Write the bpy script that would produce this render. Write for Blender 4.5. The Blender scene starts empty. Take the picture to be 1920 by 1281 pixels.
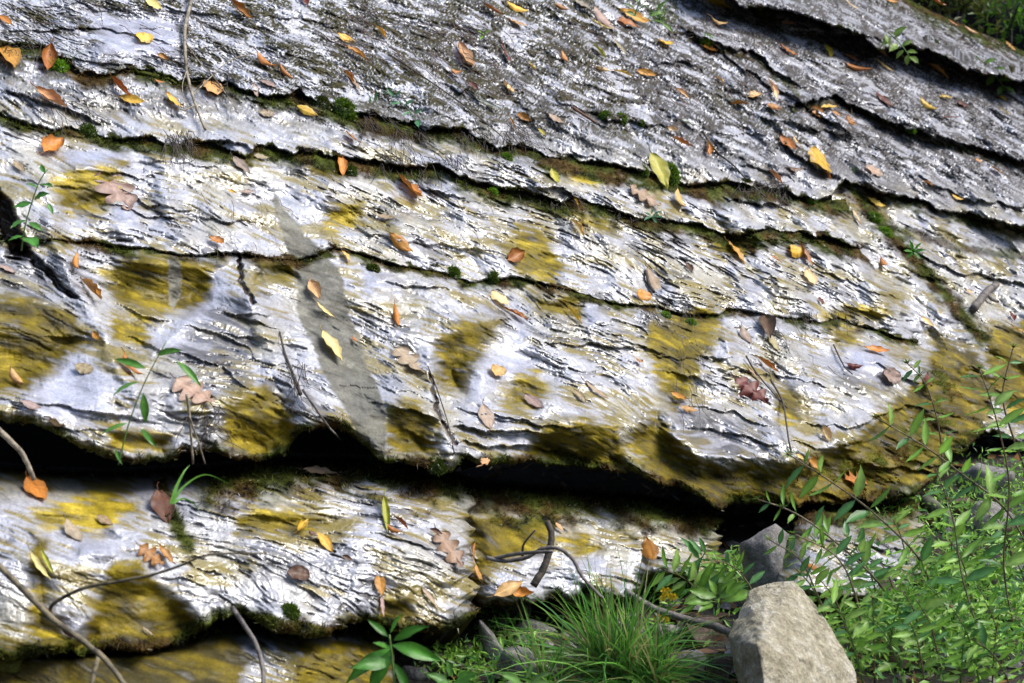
import bpy, math, random
import numpy as np
from mathutils import Vector, Matrix

scene = bpy.context.scene
R = math.radians

# ---------------------------------------------------------------- camera
PITCH = R(12.0)
CAM = np.array([0.0, 0.0, 1.5])
LENS = 50.0
FPX = 1920 * LENS / 36.0            # focal length in photograph pixels
CX, CY = 960.0, 640.5
cam_d = bpy.data.cameras.new("camera")
cam_o = bpy.data.objects.new("camera", cam_d)
scene.collection.objects.link(cam_o)
cam_d.lens = LENS
cam_d.sensor_width = 36.0
cam_d.clip_start = 0.05
cam_d.clip_end = 500.0
cam_o.location = CAM
cam_o.rotation_euler = (R(90) - PITCH, 0, 0)
cam_d.dof.use_dof = True
cam_d.dof.focus_distance = 4.3
cam_d.dof.aperture_fstop = 4.8
scene.camera = cam_o

# ---------------------------------------------------------------- sky and sun
SUN_EL, SUN_AZ = 52.0, 88.0         # degrees; azimuth from +Y towards +X
SKY_STRENGTH = 0.12
world = bpy.data.worlds.new("World")
scene.world = world
world.use_nodes = True
wn = world.node_tree
sky = wn.nodes.new("ShaderNodeTexSky")
sky.sky_type = 'NISHITA'
sky.sun_disc = False
sky.sun_elevation = R(SUN_EL)
sky.sun_rotation = R(SUN_AZ)
sky.air_density = 1.0
sky.dust_density = 2.0
sky.ozone_density = 1.0
bg = wn.nodes["Background"]
bg.inputs["Strength"].default_value = SKY_STRENGTH
wn.links.new(sky.outputs["Color"], bg.inputs["Color"])

sun_d = bpy.data.lights.new("sun", 'SUN')
sun_d.energy = 1.5
sun_d.angle = R(30)
sun_d.color = (1.0, 0.965, 0.90)
sun_o = bpy.data.objects.new("sun", sun_d)
scene.collection.objects.link(sun_o)
_sd = Vector((math.sin(R(SUN_AZ)) * math.cos(R(SUN_EL)), math.cos(R(SUN_AZ)) * math.cos(R(SUN_EL)), math.sin(R(SUN_EL))))
sun_o.rotation_euler = _sd.to_track_quat('Z', 'Y').to_euler()

vs = scene.view_settings
vs.view_transform = 'Standard'
vs.look = 'None'
vs.gamma = 1.0
vs.exposure = 1.65
vs.use_curve_mapping = False
scene.cycles.max_bounces = 6
scene.cycles.diffuse_bounces = 3
scene.cycles.glossy_bounces = 3
scene.cycles.transmission_bounces = 3
scene.cycles.transparent_max_bounces = 4

# ---------------------------------------------------------------- pixel <-> place
RIGHT = np.array([1.0, 0, 0])
FWD = np.array([0, math.cos(PITCH), -math.sin(PITCH)])
DOWN = np.array([0, -math.sin(PITCH), -math.cos(PITCH)])


def ray(px, py):
    """direction with unit forward component"""
    px = np.asarray(px, float); py = np.asarray(py, float)
    return FWD + ((px - CX) / FPX)[..., None] * RIGHT + ((py - CY) / FPX)[..., None] * DOWN


def at(px, py, Z):
    return CAM + ray(px, py) * np.asarray(Z, float)[..., None]


# the outcrop's mean bedding surface: 1/Z is linear over the picture
PA, PB, PC = 0.23, -0.06, 0.06


def plane_Z(px, py):
    return 1.0 / (PA + PB * (np.asarray(px, float) - 960) / 960 + PC * (np.asarray(py, float) - 640) / 640)


_nc = np.array([-PB * FPX / 960, -PC * FPX / 640, -PA])          # camera X right, Y down, Z forward
_nc /= np.linalg.norm(_nc)
NRM = _nc[0] * RIGHT + _nc[1] * DOWN + _nc[2] * FWD              # towards the camera and up
_sc = np.array([(6000 - CX) / FPX, (1520 - CY) / FPX, 1.0])
SD = _sc[0] * RIGHT + _sc[1] * DOWN + _sc[2] * FWD
SD -= NRM * SD.dot(NRM); SD /= np.linalg.norm(SD)                # strike, running right and away
TD = np.cross(NRM, SD)
if TD[2] < 0: TD = -TD                                           # up the slope
ORG = at(960, 640, plane_Z(960, 640))


def st_of(px, py):
    p = at(px, py, plane_Z(px, py)) - ORG
    return p @ SD, p @ TD


# ---------------------------------------------------------------- noise
def _hash(ix, iy, seed):
    h = (ix.astype(np.int64) * 374761393 + iy.astype(np.int64) * 668265263 + seed * 974634777) & 0xFFFFFFFF
    h = ((h ^ (h >> 13)) * 1274126177) & 0xFFFFFFFF
    return (h ^ (h >> 16)) & 0xFFFF


_GA = np.arange(65536) * (2 * np.pi / 65536)
_GX = np.cos(_GA).astype(np.float32); _GY = np.sin(_GA).astype(np.float32)


def perlin(x, y, seed=0):
    x = np.asarray(x, float); y = np.asarray(y, float)
    fx = np.floor(x); fy = np.floor(y)
    ix = fx.astype(np.int64); iy = fy.astype(np.int64)
    dx = x - fx; dy = y - fy
    u = dx * dx * dx * (dx * (dx * 6 - 15) + 10); v = dy * dy * dy * (dy * (dy * 6 - 15) + 10)
    def g(a, b):
        h = _hash(ix + a, iy + b, seed)
        return _GX[h] * (dx - a) + _GY[h] * (dy - b)
    a = g(0, 0); a = a + u * (g(1, 0) - a)
    b = g(0, 1); b = b + u * (g(1, 1) - b)
    return (a + v * (b - a)) * 1.5


def fbm(x, y, seed=0, octaves=4, gain=0.5, lac=2.03):
    s = 0; a = 1.0; t = 0
    for k in range(octaves):
        s = s + a * perlin(x, y, seed + 17 * k); t += a
        a *= gain; x = np.asarray(x) * lac; y = np.asarray(y) * lac
    return s / t


def sstep(a, b, x):
    t = np.clip((x - a) / (b - a), 0, 1)
    return t * t * (3 - 2 * t)


def terrace(q, w):
    """steps of height 1 with risers of width w"""
    i = np.floor(q); f = q - i
    return i + sstep(1 - w, 1, f)


def poly_sd(px, py, pts):
    """signed distance to a closed outline, inside positive (pixels)"""
    P = np.asarray(pts, float)
    d = np.full(px.shape, 1e9); inside = np.zeros(px.shape, bool)
    n = len(P)
    for i in range(n):
        a = P[i]; b = P[(i + 1) % n]; e = b - a
        wx = px - a[0]; wy = py - a[1]
        t = np.clip((wx * e[0] + wy * e[1]) / (e @ e + 1e-9), 0, 1)
        d = np.minimum(d, (wx - e[0] * t) ** 2 + (wy - e[1] * t) ** 2)
        c = ((a[1] > py) != (b[1] > py))
        if abs(e[1]) > 1e-9:
            inside ^= c & (px < e[0] * (py - a[1]) / e[1] + a[0])
    d = np.sqrt(d)
    return np.where(inside, d, -d)


def line_d(px, py, pts):
    """distance to an open line (pixels)"""
    P = np.asarray(pts, float)
    d = np.full(px.shape, 1e12)
    for a, b in zip(P[:-1], P[1:]):
        e = b - a
        wx = px - a[0]; wy = py - a[1]
        t = np.clip((wx * e[0] + wy * e[1]) / (e @ e + 1e-9), 0, 1)
        d = np.minimum(d, (wx - e[0] * t) ** 2 + (wy - e[1] * t) ** 2)
    return np.sqrt(d)


# ---------------------------------------------------------------- objects
COL = scene.collection


def props(o, label=None, cat=None, group=None, kind=None):
    if label: o["label"] = label
    if cat: o["category"] = cat
    if group: o["group"] = group
    if kind: o["kind"] = kind
    return o


def link(name, mesh, parent=None, mat=None):
    o = bpy.data.objects.new(name, mesh)
    COL.objects.link(o)
    if parent is not None: o.parent = parent
    if mat is not None and mesh is not None:
        if len(mesh.materials) == 0: mesh.materials.append(mat)
    return o


def empty(name, loc=(0, 0, 0)):
    o = bpy.data.objects.new(name, None)
    o.empty_display_size = 0.05
    o.location = loc
    COL.objects.link(o)
    return o


def mesh_np(name, co, faces, smooth=True, mat=None):
    """co (n,3); faces (m,3 or 4) int array"""
    co = np.ascontiguousarray(co, np.float32); faces = np.ascontiguousarray(faces, np.int32)
    me = bpy.data.meshes.new(name)
    me.vertices.add(len(co)); me.vertices.foreach_set("co", co.ravel())
    k = faces.shape[1]; m = len(faces)
    me.loops.add(m * k); me.loops.foreach_set("vertex_index", faces.ravel())
    me.polygons.add(m)
    me.polygons.foreach_set("loop_start", np.arange(0, m * k, k, dtype=np.int32))
    me.polygons.foreach_set("use_smooth", np.full(m, smooth, dtype=bool))
    me.update(calc_edges=True)
    if mat is not None: me.materials.append(mat)
    return me


def vattr(me, name, arr):
    arr = np.asarray(arr, np.float32)
    if arr.ndim == 2:
        if arr.shape[1] == 3: arr = np.concatenate([arr, np.ones((len(arr), 1), np.float32)], 1)
        a = me.attributes.new(name, 'FLOAT_COLOR', 'POINT'); a.data.foreach_set("color", np.ascontiguousarray(arr).ravel())
    else:
        a = me.attributes.new(name, 'FLOAT', 'POINT'); a.data.foreach_set("value", arr)


def grid_faces(nr, nc, off=0):
    i = np.arange(nr - 1)[:, None] * nc + np.arange(nc - 1)[None, :]
    return np.stack([i, i + 1, i + nc + 1, i + nc], -1).reshape(-1, 4) + off


class NT:
    """small node-tree helper"""
    def __init__(self, name):
        self.m = bpy.data.materials.new(name); self.m.use_nodes = True
        self.t = self.m.node_tree; self.b = self.t.nodes["Principled BSDF"]
    def n(self, typ, **kw):
        nd = self.t.nodes.new(typ)
        for k, v in kw.items(): setattr(nd, k, v)
        return nd
    def l(self, a, b): self.t.links.new(a, b)
    def attr(self, name):
        return self.n("ShaderNodeAttribute", attribute_name=name)
    def coord(self, out="Object"):
        return self.n("ShaderNodeTexCoord").outputs[out]
    def noise(self, scale, detail=4, vec=None, rough=0.55):
        nd = self.n("ShaderNodeTexNoise"); nd.inputs["Scale"].default_value = scale
        nd.inputs["Detail"].default_value = detail; nd.inputs["Roughness"].default_value = rough
        if vec is not None: self.l(vec, nd.inputs["Vector"])
        return nd
    def ramp(self, fac, stops):
        nd = self.n("ShaderNodeValToRGB"); e = nd.color_ramp.elements
        while len(e) < len(stops): e.new(0.5)
        for k, (p, c) in enumerate(stops):
            e[k].position = p; e[k].color = (*c, 1) if len(c) == 3 else c
        self.l(fac, nd.inputs[0]); return nd
    def mix(self, a, b, fac, mode='MIX'):
        nd = self.n("ShaderNodeMix", data_type='RGBA', blend_type=mode)
        for s, v in ((nd.inputs[6], a), (nd.inputs[7], b), (nd.inputs[0], fac)):
            if isinstance(v, (int, float)): s.default_value = v
            elif isinstance(v, tuple): s.default_value = (*v, 1)
            else: self.l(v, s)
        return nd.outputs[2]
    def math(self, op, a, b=0.0):
        nd = self.n("ShaderNodeMath", operation=op)
        for s, v in zip(nd.inputs, (a, b)):
            if isinstance(v, (int, float)): s.default_value = v
            else: self.l(v, s)
        return nd.outputs[0]
    def maprange(self, v, a, b, c, d):
        nd = self.n("ShaderNodeMapRange")
        self.l(v, nd.inputs[0])
        for k, x in enumerate((a, b, c, d)): nd.inputs[k + 1].default_value = x
        return nd.outputs[0]
    def set(self, **kw):
        for k, v in kw.items():
            s = self.b.inputs[k.replace("_", " ")]
            if isinstance(v, (int, float)): s.default_value = v
            elif isinstance(v, tuple): s.default_value = (*v, 1) if len(v) == 3 else v
            else: self.l(v, s)
    def bump(self, h, strength=0.3, dist=0.01):
        nd = self.n("ShaderNodeBump"); nd.inputs["Strength"].default_value = strength
        nd.inputs["Distance"].default_value = dist
        self.l(h, nd.inputs["Height"]); self.l(nd.outputs[0], self.b.inputs["Normal"])
# ================================================================ the rock outcrop
# outlines of the beds, traced on the photograph and laid on the bedding surface
L0 = [(-70, 772), (0, 786), (60, 795), (110, 815), (150, 838), (200, 856), (255, 868), (310, 866), (345, 850), (400, 848), (440, 858), (490, 864),
      (535, 850), (550, 822), (575, 806), (625, 804), (660, 815), (690, 838), (705, 858), (735, 872), (790, 872), (848, 886),
      (866, 868), (930, 872), (985, 868), (1060, 872), (1140, 884), (1200, 892), (1270, 915), (1340, 948), (1400, 945), (1480, 948),
      (1560, 945), (1640, 940), (1710, 930), (1760, 895), (1800, 850), (1850, 800)]
K1 = [(-70, 440), (0, 450), (120, 452), (200, 458), (275, 468), (350, 480), (440, 474), (500, 484), (562, 490), (620, 468), (650, 470), (700, 485), (760, 500), (830, 511), (880, 530),
      (960, 520), (1000, 530), (1050, 540), (1090, 551), (1150, 570), (1230, 576), (1280, 590), (1350, 590), (1368, 579), (1420, 588), (1480, 596),
      (1540, 606), (1572, 598), (1640, 620), (1735, 648)]
K2 = [(-70, 205), (0, 215), (50, 235), (150, 246), (200, 260), (270, 266), (390, 272), (460, 291), (482, 276), (540, 286), (620, 292), (680, 302), (760, 312),
      (830, 313), (880, 340), (960, 356), (1040, 376), (1090, 376), (1150, 392), (1200, 412), (1290, 418), (1390, 446), (1450, 428), (1540, 442), (1625, 470)]
K3 = [(-70, 80), (10, 86), (90, 92), (150, 142), (210, 140), (240, 126), (300, 140), (330, 146), (430, 156), (500, 181), (560, 176), (640, 204), (670, 216), (740, 226),
      (800, 240), (850, 240), (900, 264), (940, 276), (975, 276), (1020, 290), (1070, 295), (1100, 310), (1160, 306), (1230, 331), (1300, 346),
      (1400, 346), (1460, 362), (1550, 376), (1595, 372)]
K4 = K3[:-1] + [(1585, 340), (1640, 356), (1700, 371), (1780, 396), (1860, 411), (1920, 431), (1985, 450)]
K8 = [(1270, -70), (1330, -20), (1400, 16), (1470, 16), (1530, 40), (1600, 62), (1650, 88), (1700, 92), (1740, 94), (1800, 126), (1860, 142), (1920, 152), (1985, 172)]
CREST = [(1270, -120), (1500, -75), (1640, -30), (1700, -2), (1780, 36), (1850, 66), (1920, 96), (1985, 124)]
GRV = [(1590, 370), (1640, 428), (1700, 492), (1770, 572), (1830, 642)]
TOPY = [(-70, -90), (1250, -90), (1400, -14), (1470, -12), (1600, 34), (1650, 58), (1740, 64), (1860, 112), (1985, 142)]
FU = [(-70, 862), (0, 866), (90, 874), (200, 878), (300, 872), (400, 868), (540, 848), (700, 852), (800, 872), (905, 892)]
FL = [(-70, 1240), (40, 1238), (90, 1226), (160, 1220), (250, 1222), (330, 1212), (372, 1186), (400, 1166), (450, 1150), (500, 1176), (560, 1192), (620, 1196), (655, 1168), (690, 1164), (750, 1182),
      (820, 1186), (870, 1176), (897, 1148)]
F2U = [(855, 888), (1000, 904), (1200, 920), (1345, 946), (1380, 950)]
F2L = [(880, 1140), (1000, 1130), (1100, 1120), (1200, 1118), (1300, 1118), (1358, 1098)]
GU = [(-70, 1190), (100, 1195), (300, 1185), (420, 1160), (560, 1175), (740, 1180)]
GL = [(-70, 1340), (740, 1340)]
F3U = [(1500, 925), (1560, 918), (1660, 915), (1745, 905)]
F3L = [(1450, 1110), (1540, 1125), (1650, 1125), (1740, 1095)]

# the beds run on beyond the picture
XL, XR = -560, 2280
for _p in (L0, K1, K2, K3, K4, FU, FL, GU, GL, TOPY): _p.insert(0, (XL, _p[0][1] - (0 if _p is TOPY else 62)))
for _p, _d in ((K4, 62), (K8, 92), (CREST, 92), (TOPY, 92)): _p.append((XR, _p[-1][1] + _d))

# golden-brown algae colour, painted for foliage reflections, on hollow faces: outline, depth of the hollow, shade (0 dark olive .. 1 bright yellow)
GOLD = [
    ([(95, 345), (150, 312), (238, 298), (232, 345), (190, 402), (120, 398)], .020, .55),
    ([(190, 500), (270, 478), (420, 484), (396, 535), (372, 575), (330, 585), (215, 565)], .040, .42),
    ([(205, 585), (282, 590), (272, 648), (205, 645)], .020, .5),
    ([(-70, 560), (60, 560), (130, 582), (168, 628), (115, 680), (60, 728), (-70, 745)], .055, .34),
    ([(405, 750), (500, 716), (548, 785), (562, 838), (470, 862), (425, 832)], .045, .42),
    ([(180, 803), (338, 806), (318, 852), (205, 846)], .030, .5),
    ([(815, 632), (868, 600), (950, 594), (928, 642), (880, 692), (862, 730), (830, 722)], .045, .36),
    ([(948, 722), (1008, 692), (1036, 732), (1000, 768), (948, 762)], .02, .5),
    ([(1010, 800), (1100, 782), (1160, 796), (1178, 840), (1162, 886), (1050, 874), (990, 852)], .055, .38),
    ([(1172, 838), (1205, 790), (1240, 762), (1268, 832), (1320, 872), (1480, 878), (1560, 850), (1640, 782), (1735, 695), (1762, 634), (1838, 655), (1870, 740),
      (1800, 880), (1600, 955), (1380, 965), (1250, 915)], .05, .34),
    ([(965, 420), (1030, 425), (1052, 480), (1042, 540), (985, 522), (948, 455)], .02, .42),
    ([(1000, 556), (1092, 552), (1086, 596), (1020, 590)], .025, .35),
    ([(1205, 610), (1330, 566), (1352, 600), (1330, 660), (1292, 725), (1268, 772), (1238, 745), (1222, 680)], .02, .4),
    ([(718, 765), (785, 752), (825, 790), (806, 856), (728, 850)], .045, .36),
    ([(610, 382), (684, 374), (676, 424), (612, 428)], .015, .55),
    ([(565, 296), (655, 312), (640, 342), (575, 330)], .015, .4),
    ([(1040, 305), (1110, 312), (1150, 342), (1085, 345)], .01, .65),
    ([(1075, 398), (1140, 405), (1160, 435), (1080, 432)], .01, .6),
    ([(474, 488), (552, 490), (552, 526), (488, 524)], .03, .2),
    ([(1335, 446), (1418, 450), (1400, 486), (1345, 484)], .01, .55),
    ([(1535, 582), (1660, 575), (1650, 606), (1550, 600)], .01, .7),
    ([(1545, 614), (1600, 616), (1612, 650), (1570, 655)], .015, .5),
    ([(1450, 735), (1500, 722), (1515, 765), (1480, 800), (1455, 780)], .015, .4),
    ([(1850, 610), (1985, 590), (1985, 790), (1900, 800), (1845, 720)], .03, .4),
    ([(55, 955), (190, 918), (262, 945), (190, 1000), (90, 1000)], .02, .6),
    ([(190, 1105), (222, 1058), (272, 1045), (294, 1082), (332, 1120), (372, 1168), (350, 1204), (140, 1222), (172, 1150)], .045, .36),
    ([(430, 960), (560, 950), (640, 975), (540, 1005), (440, 1000)], .015, .5),
    ([(880, 962), (1045, 966), (1032, 1026), (960, 1050), (890, 1062)], .02, .35),
    ([(1045, 1004), (1085, 996), (1130, 1030), (1085, 1046)], .015, .6),
    ([(1200, 1080), (1240, 1064), (1290, 1074), (1310, 1125), (1200, 1125)], .06, .0),
    ([(700, 1120), (770, 1110), (780, 1160), (720, 1175)], .02, .4),
    ([(-70, 1195), (460, 1180), (450, 1330), (-70, 1330)], .0, .12),
    ([(555, 1205), (740, 1205), (740, 1340), (540, 1340)], .0, .35),
    ([(60, 1000), (90, 1010), (88, 1120), (130, 1200), (60, 1190)], .02, .35),
]
# smooth faces with the blue-grey sky reflection painted into their colour
BLUE = [
    [(232, 345), (262, 350), (272, 450), (210, 440), (196, 405)],
    [(418, 500), (430, 540), (330, 650), (290, 660), (340, 590), (390, 545)],
    [(30, 770), (70, 722), (150, 655), (208, 715), (206, 790), (120, 795)],
    [(950, 620), (975, 600), (1000, 690), (960, 720), (880, 775), (850, 768), (890, 700)],
    [(1090, 575), (1112, 560), (1132, 592), (1105, 625)],
    [(670, 500), (755, 516), (758, 562), (690, 548)],
    [(170, 20), (330, 40), (338, 110), (180, 118)],
    [(120, 280), (230, 270), (250, 300), (140, 320)],
    [(1390, 530), (1420, 525), (1430, 560), (1395, 560)],
    [(1600, 640), (1680, 660), (1650, 720), (1560, 690)],
    [(140, 1000), (220, 1010), (230, 1040), (150, 1040)],
    [(1060, 1050), (1120, 1040), (1140, 1075), (1075, 1085)],
]
# tree-trunk reflection painted as a smooth grey strip down the face
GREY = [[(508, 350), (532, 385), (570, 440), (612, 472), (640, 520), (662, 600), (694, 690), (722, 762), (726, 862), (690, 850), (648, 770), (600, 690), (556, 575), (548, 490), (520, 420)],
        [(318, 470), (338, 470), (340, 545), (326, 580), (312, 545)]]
# dark slate faces with close laminae
SLATE = [
    [(420, 530), (470, 580), (478, 650), (470, 720), (390, 745), (330, 740), (300, 690), (340, 620)],
    [(1250, 760), (1350, 770), (1440, 810), (1450, 850), (1300, 850)],
    [(100, 140), (190, 165), (280, 190), (260, 235), (120, 225), (60, 180)],
    [(1560, 690), (1680, 690), (1690, 730), (1590, 740)],
    [(0, 480), (90, 500), (120, 560), (0, 560)],
    [(470, 1030), (640, 1040), (640, 1090), (480, 1080)],
]
# pale worn ribs that stand proud of the face
RIBS = [([(88, 410), (130, 520), (200, 640), (250, 735)], 20, .018), ([(470, 560), (520, 690), (585, 800)], 24, .022), ([(535, 640), (565, 730)], 10, -.012),
        ([(1250, 775), (1268, 820), (1310, 850), (1400, 862)], 13, .011), ([(1362, 600), (1370, 680)], 14, .012), ([(300, 300), (330, 450)], 22, .015),
        ([(800, 680), (820, 770), (850, 860)], 18, .015)]
GROOVES = [([(-70, 330), (-10, 372), (18, 430), (30, 470)], 18, .10), ([(30, 470), (62, 492), (100, 525), (138, 556)], 6, .035), ([(446, 478), (455, 530), (476, 572)], 3.5, .02), ([(805, 700), (830, 790), (850, 830)], 3.5, .012)]
# small steps inside a bed: line, height, reach up the face (px)
STEPS = [([(1290, 60), (1350, 85), (1420, 100), (1450, 130), (1500, 165)], .03, 70), ([(1480, 200), (1560, 180), (1620, 205), (1700, 240), (1800, 268), (1920, 302), (1985, 322)], .05, 80),
         ([(1455, 240), (1490, 282), (1560, 330)], .03, 60), ([(1290, 60), (1400, 130), (1460, 170), (1600, 250)], .02, 40), ([(1720, 330), (1800, 370), (1985, 400)], .02, 40),
         ([(1040, 190), (1150, 225), (1250, 240)], .015, 40), ([(1000, 350), (1050, 352), (1090, 372)], .02, 30), ([(0, 170), (90, 190), (190, 232)], .02, 40),
         ([(210, 128), (300, 150), (430, 160)], .015, 30), ([(380, 270), (430, 262), (480, 285)], .02, 30),
         ([(640, 720), (760, 735), (850, 760)], .006, 30), ([(850, 800), (1000, 812), (1100, 815)], .02, 30), ([(860, 830), (1000, 838), (1100, 850)], .02, 26), ([(870, 770), (960, 785), (1010, 800)], .015, 24),
         ([(1285, 760), (1380, 775), (1450, 800)], .012, 24), ([(1280, 800), (1380, 815), (1460, 835)], .012, 24), ([(1500, 790), (1600, 800), (1700, 760)], .012, 22), ([(1480, 830), (1560, 842), (1640, 820)], .012, 20),
         ([(1640, 680), (1720, 720)], .015, 24), ([(0, 745), (120, 765), (300, 790)], .012, 20), ([(330, 660), (420, 690), (470, 730)], .012, 26), ([(350, 610), (440, 640), (480, 680)], .012, 26),
         ([(1520, 500), (1600, 530), (1700, 570)], .01, 26), ([(1700, 470), (1800, 510), (1985, 545)], .015, 30), ([(650, 430), (760, 452), (900, 470)], .008, 22), ([(20, 60), (180, 50), (330, 85)], .01, 30)]


_sr = random.Random(77)
for _ in range(95):
    _x, _y = _sr.uniform(0, 1750), _sr.uniform(0, 1150); _l = _sr.uniform(50, 230); _g = _sr.uniform(.06, .34)
    STEPS.append(([(_x, _y), (_x + _l * .5, _y + _l * .5 * _g + _sr.uniform(-6, 6)), (_x + _l, _y + _l * _g)], _sr.uniform(.005, .017), _sr.uniform(16, 40)))


def yinterp(poly, x):
    p = np.asarray(poly, float)
    return np.interp(x, p[:, 0], p[:, 1])


def relief(px, py, bed):
    """height above the bedding surface (m) and the masks that colour the rock, painted reflections included"""
    s, t = st_of(px, py)
    # wandering of the traced outlines
    wx = 22 * fbm(s * 6, t * 8, 3, 4, .6); wy = 16 * fbm(s * 6 + 40, t * 9, 4, 4, .6)
    streak = fbm(s * 11 + t * 3, t * 60, 5, 3)
    qx = px + wx; qy = py + wy
    lowx0, lowx1, upy0, upy1 = px.min() - 60, px.max() + 60, py.min() - 60, py.max() + 60
    def near(pts, m=60):
        a = np.asarray(pts)
        return not (a[:, 0].max() + m < lowx0 or a[:, 0].min() - m > lowx1 or a[:, 1].max() + m < upy0 or a[:, 1].min() - m > upy1)
    gold = np.zeros(px.shape); shade = np.full(px.shape, .4); h = np.zeros(px.shape)
    for pts, dep, sh in GOLD:
        if not near(pts): continue
        a = np.asarray(pts, float); y0, y1 = a[:, 1].min(), a[:, 1].max()
        sd = poly_sd(qx, qy, pts)
        m = sstep(-14, 16, sd + 20 * streak)
        vr = np.clip((y1 - py) / max(y1 - y0, 1), 0, 1)         # 0 foot .. 1 head
        h += 2.0 * dep * sstep(-18, 28, sd) * (1.5 * vr ** 1.4 - .95)
        shade = np.where(m > gold, sh, shade); gold = np.maximum(gold, m)
    blue = np.zeros(px.shape); grey = np.zeros(px.shape); slate = np.zeros(px.shape)
    for pts in BLUE:
        if near(pts):
            sd = poly_sd(qx, qy, pts); blue = np.maximum(blue, sstep(-16, 24, sd + 22 * streak))
            a = np.asarray(pts, float); y0, y1 = a[:, 1].min(), a[:, 1].max()
            h += .045 * sstep(-14, 24, sd) * (np.clip((py - y0) / max(y1 - y0, 1), 0, 1) - .45)
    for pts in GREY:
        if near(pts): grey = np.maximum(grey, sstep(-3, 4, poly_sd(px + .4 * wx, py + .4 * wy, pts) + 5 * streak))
    for pts in SLATE:
        if near(pts): slate = np.maximum(slate, sstep(-22, 22, poly_sd(qx, qy, pts)))
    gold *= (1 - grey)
    for pts, w, a in RIBS:
        if near(pts): h += 1.7 * a * np.exp(-(line_d(qx, qy, pts) / w) ** 2)
    groove = np.zeros(px.shape)
    for pts, w, a in GROOVES:
        if near(pts):
            g = sstep(w * 1.35, w * .55, line_d(qx, qy, pts) + w * .5 * streak); h -= a * g; groove = np.maximum(groove, g)
    for pts, a, reach in STEPS:
        if not near(pts, 90): continue
        p = np.asarray(pts, float)
        yl = np.interp(qx, p[:, 0], p[:, 1])
        up = yl + 10 * fbm(s * 14, t * 3, 71, 3) - py                       # px above the line
        ends = sstep(p[0, 0] - 30, p[0, 0] + 50, px) * sstep(p[-1, 0] + 30, p[-1, 0] - 50, px)
        ends = sstep(0, 1, (px - p[0, 0] + 30) / 70) * sstep(0, 1, (p[-1, 0] + 30 - px) / 70)
        h += a * ends * np.where(up > 0, np.exp(-np.clip(up, 0, 999) / reach), 0)
    smooth = np.clip(blue + .6 * grey + .6 * gold, 0, 1)
    # broad undulation
    bil = np.abs(fbm(s * 2.1 + .5 * t, t * 1.6 - .8 * s, 13, 3))
    h += (.050 * fbm(s * 2.4, t * 3.0, 11, 3) + .030 * (.35 - bil) * 1.6) * (1 - .5 * (py < 200)) + .016 * fbm(s * 6, t * 9, 12, 3)
    macro = h
    # laminae: edges of the thin layers follow contours of bedding + relief
    upper = sstep(330, 200, py - .12 * (px - 900)) if bed in ('C', 'D', 'H', 'E') else np.zeros(px.shape)
    ang = R(17) + .35 * fbm(s * 1.3, t * 1.6, 20, 2)
    rs = s * np.cos(R(17)) - t * np.sin(R(17)); rt = t * np.cos(R(17)) + s * np.sin(R(17))
    warp = fbm(rs * 4, rt * 7, 21, 3)
    rt = rt + .085 * fbm(rs * 2.2, rt * 3.2, 29, 2) + .008 * fbm(rs * 14, rt * 22, 30, 2)
    fine = fbm(rs * 16, rt * 40, 22, 3)
    zone = sstep(-.12, .22, fbm(s * 1.9, t * 2.4, 25, 3))
    amp = np.clip(.45 + 1.1 * fbm(s * 3.3, t * 4.5, 23, 3), .05, 1.4) * (.25 + .95 * zone)
    amp2 = np.clip(.3 + 1.4 * fbm(s * 7, t * 10, 24, 3), 0, 1.5) * (.2 + .9 * zone)
    q1 = (rt + macro * .8 + .040 * warp + .006 * fine) / .034
    q2 = (rt + macro * .8 + .030 * warp + .006 * fine) / .0135
    saw = lambda q, w: (lambda f: np.where(f < w, f / w, (1 - f) / (1 - w)))(q - np.floor(q))
    lam = .0056 * amp * saw(q1, .14) + .0032 * amp2 * saw(q2, .22)
    # short dark slits where layers have parted
    sl = fbm(rs * 8, rt * 46, 63, 3); gate = sstep(-.15, .12, fbm(rs * 4, rt * 10, 64, 3))
    sl2 = fbm(rs * 15, rt * 85, 66, 3); gate2 = sstep(-.15, .15, fbm(rs * 7, rt * 18, 67, 3))
    slit = (1 - .6 * upper) * np.maximum(sstep(.21, .29, sl) * gate, sstep(.20, .30, sl2) * gate2) * (.35 + .65 * zone)
    # on the upper slab the layers peel as wavy-edged scales
    sc1 = fbm(rs * 5.5, rt * 12, 31, 3)
    sc2 = fbm(rs * 9 + 5, rt * 22, 32, 3)
    f1 = sc1 * 7 + .3 * sc2 + rt * 9; f2 = sc2 * 6 + .3 * fine + rt * 16
    scale = .0070 * (terrace(f1, .16) - f1) + .0040 * (terrace(f2, .22) - f2)
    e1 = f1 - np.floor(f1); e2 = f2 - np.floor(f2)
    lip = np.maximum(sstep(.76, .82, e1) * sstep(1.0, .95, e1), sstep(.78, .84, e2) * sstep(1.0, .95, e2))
    rough = .0012 * fbm(rs * 20, rt * 70, 41, 2) + .0003 * perlin(s * 200, t * 200, 44)
    keep = 1 - .70 * smooth
    h = h + keep * (lam * (1 - .85 * upper) * (1 + .5 * slate) + scale * (.35 + .65 * upper) * (1 - .5 * gold)) + rough * (1 - .6 * grey)
    # shallow ripples in the golden faces
    h += gold * .0035 * fbm(s * 4, (t + macro) * 16, 51, 3)
    # small knocks along joints
    cavity = sstep(.30, .6, fbm(rs * 10, rt * 34, 61, 3)) * keep
    h -= .006 * cavity + .007 * slit * (1 - .8 * smooth)
    cavity = np.maximum(cavity * .8, slit * (1 - .75 * smooth))
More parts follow.
